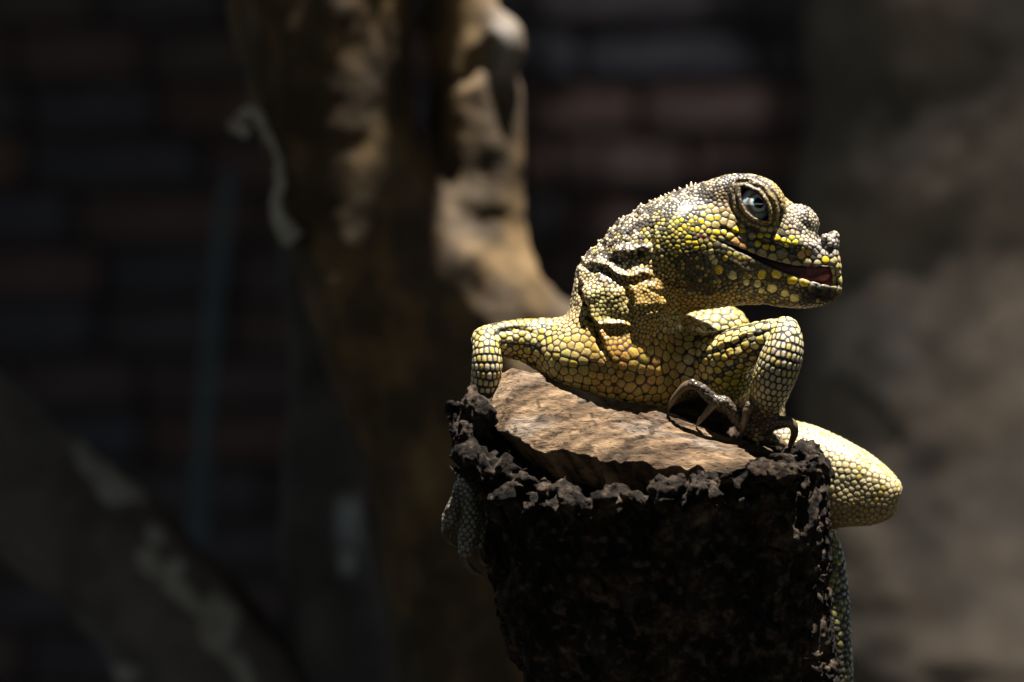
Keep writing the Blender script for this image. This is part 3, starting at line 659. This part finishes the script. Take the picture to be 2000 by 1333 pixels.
RAD = [(1200, 740, 200, 90, 0, 9.4, 1), (1115, 690, 62, 70, 0, 9.0, 1), (1285, 715, 75, 75, 0, 9.8, 1), (1190, 700, 26, 60, 0, 5.4, .9), (1215, 650, 80, 28, 0, 3.7, 1), (1230, 600, 90, 60, 0, 3.3, 1), (1185, 592, 40, 34, 0, 4.1, 1),
       (1290, 560, 110, 60, 15, 3.5, 1), (1110, 600, 34, 66, 20, 4.0, 1), (1190, 500, 90, 50, -35, 3.0, 1), (1300, 400, 120, 50, -25, 3.1, 1), (1330, 455, 70, 50, 0, 3.9, 1), (1345, 520, 70, 36, 20, 3.6, 1),
       (1440, 370, 90, 40, 0, 2.9, 1), (1480, 400, 62, 56, 0, 2.8, 1), (1450, 520, 90, 24, 24, 3.6, .8), (1480, 575, 130, 30, 5, 3.4, .9), (1570, 430, 44, 40, 0, 2.9, 1), (1610, 480, 40, 36, 0, 4.4, 1), (1570, 480, 40, 24, 15, 4.2, 1), (1600, 590, 40, 20, 0, 3.6, .8),
       (950, 720, 40, 90, 0, 6.4, 1), (1010, 668, 75, 50, 0, 6.5, 1), (1430, 700, 80, 60, -20, 7, 1), (1440, 765, 60, 40, 0, 4.6, .9), (1520, 710, 50, 90, 15, 6.0, 1), (1490, 825, 44, 36, 0, 3.8, 1), (1430, 800, 110, 50, 15, 4.0, .9),
       (910, 1010, 60, 100, 0, 5.4, 1), (1660, 900, 150, 80, 25, 5.4, 1), (1670, 1000, 120, 36, -8, 4.2, 1), (1720, 985, 50, 60, 0, 5.4, .8), (1630, 1230, 60, 200, 0, 6.5, 1)]
CREAM = (0.60, 0.54, 0.38); TAN = (0.44, 0.30, 0.10); LIME = (0.50, 0.48, 0.07); GREY = (0.34, 0.33, 0.33); PALE = (0.62, 0.57, 0.46)
COLR = [(1200, 730, 200, 100, 0, (0.45, 0.30, 0.09), 1), (1110, 680, 60, 70, 0, (0.50, 0.40, 0.16), 1), (1190, 690, 40, 60, 0, (0.46, 0.26, 0.07), .8), (1230, 660, 80, 30, 0, (0.50, 0.31, 0.07), .9),
        (1230, 595, 100, 60, 0, (0.54, 0.42, 0.14), 1), (1185, 590, 44, 40, 0, (0.55, 0.52, 0.22), .9), (1300, 560, 110, 50, 15, (0.50, 0.35, 0.09), .9), (1110, 590, 36, 70, 20, (0.58, 0.50, 0.32), .9), (1195, 490, 90, 60, -35, PALE, .9),
        (1300, 400, 130, 50, -25, (0.54, 0.49, 0.41), .95), (1330, 450, 66, 44, 0, (0.50, 0.49, 0.12), .85), (1350, 510, 66, 40, 20, (0.46, 0.38, 0.08), .9), (1440, 365, 90, 36, 0, (0.52, 0.47, 0.38), .9), (1455, 400, 66, 60, 0, (0.40, 0.31, 0.17), .9),
        (1528, 410, 26, 50, 0, (0.36, 0.30, 0.12), .8), (1570, 425, 42, 36, 0, (0.52, 0.48, 0.42), .95), (1610, 475, 40, 36, 0, (0.36, 0.35, 0.33), .95), (1500, 480, 110, 18, 14, (0.24, 0.22, 0.15), .85),
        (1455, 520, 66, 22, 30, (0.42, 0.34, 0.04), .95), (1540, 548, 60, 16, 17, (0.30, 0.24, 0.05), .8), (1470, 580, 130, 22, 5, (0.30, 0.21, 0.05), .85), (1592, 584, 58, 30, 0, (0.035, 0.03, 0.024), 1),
        (950, 715, 40, 90, 0, (0.64, 0.60, 0.42), 1), (1010, 668, 80, 50, 0, (0.60, 0.55, 0.28), 1), (1430, 690, 90, 60, -20, (0.60, 0.54, 0.24), 1), (1450, 750, 60, 40, 0, (0.48, 0.44, 0.06), .9), (1520, 710, 54, 90, 15, (0.65, 0.61, 0.44), 1),
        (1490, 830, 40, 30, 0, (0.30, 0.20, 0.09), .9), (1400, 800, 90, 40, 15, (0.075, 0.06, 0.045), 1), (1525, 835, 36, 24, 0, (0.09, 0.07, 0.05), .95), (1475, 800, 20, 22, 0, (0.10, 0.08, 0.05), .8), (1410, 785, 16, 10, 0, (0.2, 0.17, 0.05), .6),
        (910, 1020, 60, 100, 0, (0.16, 0.16, 0.12), 1), (1660, 910, 150, 90, 25, (0.66, 0.62, 0.40), 1), (1670, 1000, 120, 34, -8, (0.44, 0.33, 0.16), .9), (1630, 1230, 60, 200, 0, (0.16, 0.16, 0.06), 1)]  # last entry: tail colour darkened to stand for the thigh's shade
DARK = [(1195, 490, 90, 60, -35, .52, 1), (1300, 400, 130, 50, -25, .58, 1), (1330, 455, 70, 50, 0, .56, 1), (1350, 510, 60, 44, 20, .44, 1), (1375, 530, 56, 50, 0, .72, 1), (1440, 365, 80, 30, 0, .55, 1), (1570, 425, 42, 36, 0, .42, 1), (1610, 480, 40, 40, 0, .5, 1), (1500, 470, 110, 22, 14, .7, 1),
        (1430, 700, 80, 60, -20, .10, 1), (1010, 668, 80, 50, 0, .12, 1), (1230, 610, 90, 50, 0, .06, 1), (1495, 555, 130, 44, 18, .78, 1), (1110, 590, 36, 70, 20, .15, 1), (1630, 1230, 60, 200, 0, .6, 1)]
AMPT = [(1478, 402, 56, 52, 0, .35, 1), (1334, 412, 20, 12, -35, .35, 1), (1210, 705, 190, 100, 0, .5, 1), (1660, 930, 140, 110, 20, .6, 1), (1500, 505, 120, 14, 20, .45, .9), (1455, 522, 60, 18, 30, .5, .9), (1600, 585, 34, 22, 0, .5, .9), (1200, 600, 120, 80, 0, .75, .8)]
SPECIAL = [  # single scales that stand out on face and jaw: x, y, radius, colour
    *[(x, y, r, (0.66, 0.54, 0.05)) for x, y, r in [(1406, 530, 9), (1572, 557, 10), (1545, 550, 10), (1520, 538, 11), (1491, 540, 9), (1403, 453, 7), (1418, 451, 6), (1441, 449, 7), (1455, 452, 6), (1488, 456, 6), (1502, 456, 6), (1522, 463, 6.5), (1533, 466, 6), (1483, 477, 6.5), (1500, 483, 6.5), (1512, 488, 6),
      (1371, 430, 6), (1353, 444, 5.5), (1363, 444, 5.5), (1343, 462, 6), (1342, 472, 5.5), (1361, 478, 6), (1362, 488, 6), (1335, 440, 5.5), (1325, 446, 5.5), (1350, 428, 5), (1616, 505, 7)]],
    *[(x, y, r, (0.56, 0.56, 0.06)) for x, y, r in [(1542, 471, 6.5), (1557, 471, 6.5), (1540, 482, 6.5), (1550, 462, 6), (1320, 430, 5.5), (1330, 425, 5)]],
    *[(x, y, r, (0.66, 0.62, 0.32)) for x, y, r in [(1433, 543, 9), (1506, 567, 9.5), (1488, 572, 6), (1530, 577, 8.5), (1549, 585, 9.5), (1483, 557, 7), (1460, 556, 6.5), (1395, 505, 6.5), (1398, 515, 6.5), (1392, 495, 6)]],
    *[(x, y, r, (0.55, 0.34, 0.12)) for x, y, r in [(1441, 471, 9), (1569, 500, 8), (1580, 497, 7), (1455, 480, 8)]],
    *[(x, y, r, (0.40, 0.39, 0.37)) for x, y, r in [(1585, 488, 6.5), (1597, 492, 6.5), (1590, 478, 6), (1604, 482, 6.5), (1612, 490, 6), (1618, 478, 6.5), (1607, 470, 6), (1622, 466, 6), (1632, 470, 6), (1628, 456, 5.5), (1635, 482, 6), (1628, 490, 6), (1595, 470, 5.5), (1578, 478, 5.5)]],
]
def lattice(ctrl, rows, step, r, t0=0.0, t1=1.0, dark3=False):
    c = spline(ctrl, 10); pos = np.array([P(*q[:3]) for q in c]); R = c[:, 3]; L = np.concatenate([[0], np.cumsum(np.linalg.norm(np.diff(pos, axis=0), axis=1))])
    out = []; prev = np.array([0.0, -1.0, 0.0]); n = 0; s = t0 * L[-1]
    while s < t1 * L[-1]:
        p = np.array([np.interp(s, L, pos[:, k]) for k in range(3)]); q = np.array([np.interp(min(s + 3, L[-1]), L, pos[:, k]) - np.interp(max(s - 3, 0), L, pos[:, k]) for k in range(3)]); q /= np.linalg.norm(q)
        u = prev - (prev @ q) * q; u /= np.linalg.norm(u); w = np.cross(q, u); prev = u; rr = np.interp(s, L, R)
        for j in range(rows):
            a = (j + 0.5 * (n % 2)) / rows * 2 * math.pi; sm = dark3 and j % 3 == 2; out.append((*(p + rr * (math.cos(a) * u + math.sin(a) * w)), r * (0.55 if sm else 0.9 + 0.2 * rng.random()), float(sm)))
        n += 1; s += step
    return out
def cell_assign(V, N, C, CN, R, cell):
    """nearest scale (centre distance minus radius) and border distance for every vertex"""
    n = len(V); i1 = np.zeros(n, np.int32); f1 = np.full(n, 1e3); f2 = np.full(n, 1e3)
    kv = np.floor(V / cell).astype(np.int64); kc = np.floor(C / cell).astype(np.int64); o = kv.min(0) - 2; kv -= o; kc -= o; D = np.maximum(kv.max(0), kc.max(0)) + 3
    key = lambda k: (k[:, 0] * D[1] + k[:, 1]) * D[2] + k[:, 2]
    hv, hc = key(kv), key(kc); ov = np.argsort(hv, kind='stable'); oc = np.argsort(hc, kind='stable'); hvs, hcs = hv[ov], hc[oc]
    uq, st = np.unique(hvs, return_index=True); en = np.append(st[1:], n)
    offs = np.array([(a * D[1] + b) * D[2] + c for a in (-1, 0, 1) for b in (-1, 0, 1) for c in (-1, 0, 1)])
    L = np.searchsorted(hcs, uq[:, None] + offs[None], 'left'); Rr = np.searchsorted(hcs, uq[:, None] + offs[None], 'right')
    for g in range(len(uq)):
        ci = np.concatenate([oc[a:b] for a, b in zip(L[g], Rr[g]) if b > a]) if (Rr[g] > L[g]).any() else None
        if ci is None or len(ci) < 2: continue
        vi = ov[st[g]:en[g]]; A = V[vi]; B = C[ci]
        d2 = (A * A).sum(1)[:, None] + (B * B).sum(1)[None] - 2 * A @ B.T
        f = np.sqrt(np.maximum(d2, 0)) - R[ci][None] + 10 * np.maximum(0.4 - N[vi] @ CN[ci].T, 0)
        p = np.argpartition(f, 1, axis=1)[:, :2]; r_ = np.arange(len(vi)); a, b = f[r_, p[:, 0]], f[r_, p[:, 1]]; sw = a > b
        i1[vi] = ci[np.where(sw, p[:, 1], p[:, 0])]; f1[vi] = np.minimum(a, b); f2[vi] = np.maximum(a, b)
    return i1, f1, f2
def build_lizard():
    V, F = sculpt(); log('sculpt', len(V), len(F)); V = smooth_mesh(V, F, 1, 0.4)
    me = new_mesh('tmp', V, F); V, N = mesh_arrays(me); px, py = unP(V)
    front = sst(0.35, -0.25, N[:, 1])
    disp = np.zeros(len(V))
    for poly, w, dep, rid in FOLDS:
        p = np.array(poly); sel = np.nonzero((px > p[:, 0].min() - 40) & (px < p[:, 0].max() + 40) & (py > p[:, 1].min() - 40) & (py < p[:, 1].max() + 40) & (N[:, 1] < 0.35))[0]
        q, sg, al = seg_dist(px[sel] + 6 * vn(V[sel], 24, 191) + 3 * vn(V[sel], 10, 193), py[sel] + 7 * vn(V[sel], 26, 195) + 3 * vn(V[sel], 10, 197), poly); tp = np.sin(np.pi * np.clip(al, 0.03, 0.97)) ** 0.8 * (0.75 + 0.25 * vn(V[sel], 22, 91))
        disp[sel] += 1.5 * tp * (-dep * np.exp(-(q / w) ** 2) + rid * np.exp(-((sg + 2.0 * w) / (1.4 * w)) ** 2)) * front[sel]
    # wrinkled throat and neck, eyelid rings
    thr = region(px, py, [(1210, 590, 110, 75, 0, 1, 1), (1330, 575, 90, 30, 10, .6, 1), (1200, 500, 80, 45, -35, 1.0, 1)], 0.0)
    disp += thr * front * (5.0 * fbm(V, (26, 26, 26), 2, 93) + 1.5 * vn(V, 11, 94))
    nape = region(px, py, [(1215, 450, 120, 40, -38, 1, 1), (1330, 370, 60, 22, -15, .7, 1)], 0.0) * sst(-0.9, -0.2, N[:, 1])
    disp += 2.0 * fbm(V, 60, 2, 96) + nape * (7 * np.abs(vn(V, 20, 201)) + 3 * vn(V, 9, 203))
    v = vesica(px, py) + 2.2 * vn(V, 15, 205) + 1.2 * vn(V, 7, 207); lid = (np.abs(V[:, 1] - head_d(1473)) > 28) & (v < 50)
    disp[lid] += (2.2 * np.exp(-((v - 4) / 3.5) ** 2) - 4.0 * np.exp(-((v - 11) / 2.6) ** 2) + 1.8 * np.exp(-((v - 17) / 3.2) ** 2) - 3.6 * np.exp(-((v - 24) / 2.8) ** 2))[lid]
    V = V + N * disp[:, None]; V = smooth_mesh(V, F, 1, 0.25); set_co(me, V); V, N = mesh_arrays(me); px, py = unP(V); log('folds')
    # ---- scale centres
    rad = region(px, py, RAD, 9.0); rad = np.where(N[:, 1] > 0.5, np.maximum(rad, 7.0), rad) * (1 + 0.08 * rng.standard_normal(len(V)))
    from mathutils.kdtree import KDTree
    kd = KDTree(len(V)); [kd.insert(p, i) for i, p in enumerate(V.tolist())]; kd.balance(); log('kd')
    cid, crad, ccol, fixed = [], [], [], []
    fr = np.nonzero((N[:, 1] < 0.1) & (px > 1300) & (py < 620))[0]
    for x, y, r, c in SPECIAL:
        m = (px[fr] - x) ** 2 + (py[fr] - y) ** 2; near = fr[m < 25]
        if len(near) == 0: continue
        cid.append(int(near[np.argmin(V[near, 1])])); crad.append(r); ccol.append(c)
    nsp = len(cid)
    lat = lattice(ARM_L, 21, 13.5, 7.4, 0.2, 0.95, True) + lattice(FORE_L, 16, 12, 6.2, 0.12, 0.8) + lattice(ARM_R, 21, 15, 8.4, 0.22, 0.95, True) + lattice(FORE_R, 22, 12, 6.4, 0.06, 0.80)
    for a, _ in DIG_L: lat += lattice(a, 8, 8.5, 5.2, 0.1, 1.0)
    grid = {}
    G = 30.0
    def try_add(i, r, c=None, k=0.86):
        p = V[i]; g = (int(p[0] // G), int(p[1] // G), int(p[2] // G))
        for a in (-1, 0, 1):
            for b in (-1, 0, 1):
                for e in (-1, 0, 1):
                    for (x, y, z, q) in grid.get((g[0] + a, g[1] + b, g[2] + e), ()):
                        if (x - p[0]) ** 2 + (y - p[1]) ** 2 + (z - p[2]) ** 2 < (k * (r + q)) ** 2: return False
        grid.setdefault(g, []).append((p[0], p[1], p[2], r)); return True
    for i, r in zip(cid, crad): grid.setdefault(tuple(int(v // G) for v in V[i]), []).append((*V[i], r))
    for x, y, z, r, dk3 in lat:
        _, i, ds = kd.find((x, y, z))
        if ds < 9 and try_add(i, r, k=0.72): cid.append(i); crad.append(r); ccol.append(dk3)
    nlat = len(cid)
    for i in rng.permutation(len(V)).tolist():
        if try_add(i, rad[i]): cid.append(i); crad.append(rad[i]); ccol.append(None)
    cid = np.array(cid); crad = np.array(crad); C = V[cid].copy(); CN = N[cid].copy(); log('scales', len(C), nlat)
    for it in range(4):                                   # relax the free scales
        i1, f1, f2 = cell_assign(V, N, C, CN, crad, 26.0); w = np.bincount(i1, minlength=len(C)).astype(float)
        new = np.stack([np.bincount(i1, V[:, k], len(C)) for k in range(3)], 1) / np.maximum(w, 1)[:, None]; mv = w > 0; mv[:nsp] = False
        st = np.where(np.arange(len(C)) < nlat, 0.35, 0.9)[:, None]; C[mv] = (C + (new - C) * st)[mv]
    log('relaxed')
    # ---- fine mesh with the scales raised from it
    bpy.data.meshes.remove(me); V, F = subdivide(V, F); me2 = new_mesh('body', V, F); V, N = mesh_arrays(me2); px, py = unP(V); log('subdivided', len(V))
    i1, f1, f2 = cell_assign(V, N, C, CN, crad, 26.0); log('assigned')
    r = crad[i1]; b = np.minimum(np.maximum(f2 - f1, 0) * 0.5, np.maximum(0.22 * r - f1, 0)); g = (0.85 + 0.075 * r) * region(px, py, [(950, 715, 44, 90, 0, 1.7, 1), (1010, 668, 80, 50, 0, 1.5, 1), (1440, 700, 80, 70, -20, 1.6, 1), (1520, 720, 54, 100, 15, 1.8, 1)], 1.0)
    mouth = (px > 1393) & (px < 1626) & (np.abs(py - np.interp(px, MX, MY)) < np.interp(px, MX, MG) + 0.5) & (V[:, 1] < 60) & (np.abs(V[:, 1] - head_d(px)) < np.interp(px, [1400, 1500, 1600, 1640], [66, 46, 24, 10]))
    almond = (vesica(px, py) < 0.5) & (np.abs(V[:, 1] - head_d(1473)) < 100) & (py < 450)
    amp = region(px, py, AMPT, 1.0); amp[mouth | almond] = 0
    dome = 1 - np.exp(-b / (0.34 * r)); hgt = (0.25 + 0.29 * r) * (dome - 0.55) * amp
    # colours
    cpx, cpy = unP(C); nC = len(C); base = region(cpx, cpy, COLR, (0.46, 0.42, 0.18)); dk = region(cpx, cpy, DARK, 0.05)
    base *= (1 + 0.13 * rng.standard_normal(nC))[:, None]; base *= 1 + 0.03 * rng.standard_normal((nC, 3))
    ch = region(cpx, cpy, [(1200, 740, 170, 80, 0, 1, 1)], 0.0) * rng.random(nC); base += ch[:, None] * np.array([-0.06, 0.015, -0.01])
    cluster = vn(C, 16, 97) * 0.5 + 0.5
    isd = (0.55 * rng.random(nC) + 0.45 * cluster) < dk * 0.92; isd[:nsp] = False; isd[nsp:nlat] |= np.array([bool(c) and rng.random() < 0.85 for c in ccol[nsp:nlat]])
    base[isd] = base[isd] * 0.18 + np.array([0.012, 0.012, 0.016])
    lim = (rng.random(nC) < region(cpx, cpy, [(1000, 668, 90, 50, 0, .5, 1), (1440, 715, 80, 60, -20, .55, 1), (950, 720, 36, 80, 0, .2, 1), (1520, 700, 50, 90, 15, .2, 1), (1330, 450, 80, 60, 0, .4, 1), (1690, 940, 80, 50, 20, .22, 1), (1640, 1230, 60, 200, 0, .06, 1), (1220, 480, 90, 50, -35, .2, 1)], 0.01)) & ~isd
    base[lim] = base[lim] * 0.25 + np.array([0.40, 0.33, 0.05])
    for k in range(nsp): base[k] = ccol[k]
    for digs, dc_ in ((DIG_R, (0.07, 0.055, 0.04)), (DIG_L, (0.15, 0.15, 0.13))):
        for a, _ in digs:
            sp = spline(a, 4); q = np.array([P(*r_[:3]) for r_ in sp[3:]]); dd = np.sqrt(((C[:, None] - q[None]) ** 2).sum(2)).min(1); w = sst(24, 15, dd)[:, None]; base = base + (np.array(dc_) * (0.6 + 0.8 * rng.random((nC, 1))) - base) * w
    lum = base.mean(1, keepdims=True); base = lum + (base - lum) * 1.06; base *= np.array([0.94, 0.84, 0.74]); base = np.clip(base, 0.006, 0.8)
    sc = base[i1] * (1 + 0.10 * np.clip(dome - 0.5, -1, 1))[:, None]
    groove = region(px, py, [(1215, 680, 90, 60, 0, (0.075, 0.035, 0.012), .8), (1300, 580, 110, 50, 10, (0.05, 0.026, 0.01), .8), (1660, 960, 150, 90, 20, (0.13, 0.085, 0.04), 1), (1480, 400, 60, 56, 0, (0.12, 0.09, 0.05), .9), (1450, 770, 50, 30, 0, (0.10, 0.08, 0.02), .6)], (0.010, 0.009, 0.008))
    m = sst(0.25, 1.25, b / g)[:, None]; cc = groove + (sc - groove) * m
    lidm = ((v2 := vesica(px, py)) < 40) & (np.abs(V[:, 1] - head_d(1473)) > 30) & (V[:, 1] < 60) & (py < 460)
    ring = np.exp(-((v2 - 11) / 2.4) ** 2) + np.exp(-((v2 - 24) / 2.6) ** 2) + np.exp(-((v2 + 0.5) / 1.8) ** 2)
    cc = np.where((lidm)[:, None], cc + (np.array([0.03, 0.022, 0.016]) - cc) * np.clip(ring, 0, 1)[:, None] * 0.8, cc)
    ear = region(px, py, [(1333, 413, 18, 9, -35, .8, 1)], 0.0) * (N[:, 1] < 0); cc = cc + (np.array([0.26, 0.235, 0.22]) - cc) * ear[:, None]
    cor = region(px, py, [(1371, 463, 12, 6, 25, 1, 1)], 0.0) * (N[:, 1] < 0); cc = cc + (np.array([0.10, 0.012, 0.01]) - cc) * cor[:, None]
    cc[mouth] = np.array([0.07, 0.018, 0.016]); fm = mouth & (px > 1575); cc[fm] = np.array([0.22, 0.05, 0.045]); cc[almond] = np.array([0.03, 0.02, 0.018])
    lips = (px > 1400) & (px < 1630) & (V[:, 1] < 20) & ~mouth; dl = np.abs(py - np.interp(px, MX, MY)) - np.interp(px, MX, MG)
    lm = (np.exp(-(dl / 5.0) ** 2) * lips)[:, None] * 0.7; cc = cc + (np.array([0.16, 0.15, 0.15]) - cc) * lm
    V = V + N * hgt[:, None] * (~(mouth | almond))[:, None]
    root = empty('lizard', P(1240, 800, 60), 'yellow and black scaled lizard crouching on the stump with head turned right', 'lizard')
    set_co(me2, local(V, root)); set_col(me2, 'Col', cc); set_float(me2, 'gloss', np.clip((1 - ear) * (~(mouth | almond)) * m[:, 0] * (0.55 + 0.45 * rng.random(nC)[i1]), 0, 1))
    me2.name = 'body'; link('body', me2, M['skin'], root); log('body done')
    # ---- claws
    for a, c in DIG_R + DIG_L:
        Vc, Fc = tube([(x, y, d, r * 1.32) for x, y, d, r in c], 12, 6, flat=0.85); link('claw', py_mesh('claw', local(Vc, root), Fc), M['claw'], root)
    # ---- eyes
    def eye_f(nt, b):
        tc = node(nt, 'ShaderNodeTexCoord'); sp = node(nt, 'ShaderNodeSeparateXYZ'); nt.links.new(tc.outputs['Object'], sp.inputs[0])
        def mth(op, a, b_=None):
            n = node(nt, 'ShaderNodeMath', operation=op); (nt.links.new(a, n.inputs[0]) if not isinstance(a, float) else setattr(n.inputs[0], 'default_value', a))
            if b_ is not None: (nt.links.new(b_, n.inputs[1]) if not isinstance(b_, float) else setattr(n.inputs[1], 'default_value', b_))
            return n.outputs[0]
        x2 = mth('POWER', sp.outputs[0], 2.0); z2 = mth('POWER', sp.outputs[2], 2.0); rr = mth('SQRT', mth('ADD', x2, z2))
        nz = node(nt, 'ShaderNodeTexNoise', Scale=420.0, Detail=5.0); nt.links.new(tc.outputs['Object'], nz.inputs['Vector'])
        rr = mth('ADD', mth('DIVIDE', rr, 33.0 / S), mth('MULTIPLY', mth('SUBTRACT', nz.outputs['Fac'], 0.5), 0.22))
        nt.links.new(ramp(nt, rr, [(0.0, (0.002, 0.002, 0.002)), (0.29, (0.002, 0.002, 0.002)), (0.35, (0.34, 0.46, 0.46)), (0.45, (0.50, 0.62, 0.62)), (0.54, (0.22, 0.17, 0.13)), (0.62, (0.16, 0.10, 0.075)), (0.72, (0.30, 0.45, 0.50)), (0.88, (0.50, 0.58, 0.60)), (1.0, (0.16, 0.07, 0.05))]), b.inputs['Base Color'])
        b.inputs['Roughness'].default_value = 0.06; b.inputs['Specular IOR Level'].default_value = 0.7; b.inputs['Coat Weight'].default_value = 1.0; b.inputs['Coat Roughness'].default_value = 0.02
    M['eye'] = mat('eye', eye_f)
    for s in (-1, 1):
        bm = bmesh.new(); bmesh.ops.create_uvsphere(bm, u_segments=48, v_segments=32, radius=34 / S); me = bpy.data.meshes.new('eye'); bm.to_mesh(me); bm.free()
        me.polygons.foreach_set('use_smooth', np.ones(len(me.polygons), bool)); o = link('eye', me, M['eye'], root)
        o.location = Vector(P(EYE[0], EYE[1], head_d(1473) + s * 47)) / S - root.location; o.rotation_euler = (math.radians(4) * s, 0, math.radians(14 if s < 0 else 166))
    sil = np.nonzero((np.abs(N[:, 1]) < 0.22) & (N[:, 2] > 0.1) & (py < 520) & (px < 1345))[0]
    for x in np.arange(1140, 1340, 12.5) + rng.uniform(-5, 5, 16):
        c_ = sil[np.abs(px[sil] - x) < 2.5]
        if len(c_) == 0: continue
        i_ = c_[np.argmin(py[c_])]; n_ = N[i_] + np.array([-0.25, 0, 0.3]); n_ /= np.linalg.norm(n_); L_ = rng.uniform(1.5, 5); p0 = V[i_] - 2 * N[i_]; p1 = V[i_] + L_ * n_; pm = (p0 + p1) / 2
        inv = lambda p, r_: (1000 + p[0] / (1 + p[1] / DIST), 666.5 - p[2] / (1 + p[1] / DIST), p[1], r_)
        Vt, Ft = tube([inv(p0, 3.6), inv(pm, 2.6), inv(p1, 0.5)], 8, 3); link('crest_spine', py_mesh('spine', local(Vt, root), Ft), M['spine'], root)
    # ---- tongue, crest spines
    Vt, Ft = tube([(1560, 540, -6, 5), (1585, 547, -12, 6.5), (1600, 545, -16, 8.5), (1611, 540, -18, 9), (1620, 536, -15, 6)], 14, 6, noise=1.5, ns=8)
    link('tongue', py_mesh('tongue', local(Vt, root), Ft), M['tongue'], root)
    for x, y, hx, hy, w in [(1343, 371, 1341, 361, 4), (1350, 368, 1350, 355, 4), (1357, 366, 1359, 357, 3.5), (1312, 388, 1305, 376, 5), (1321, 383, 1317, 377, 4), (1290, 399, 1285, 393, 4), (1265, 414, 1260, 409, 4)]:
        d = float(head_d(x)); Vt, Ft = tube([(x, y + 4, d, w), ((x + hx) / 2, (y + hy) / 2, d, w * 0.7), (hx, hy, d, 0.8)], 8, 3); link('crest_spine', py_mesh('spine', local(Vt, root), Ft), M['spine'], root)
build_lizard(); log('done')
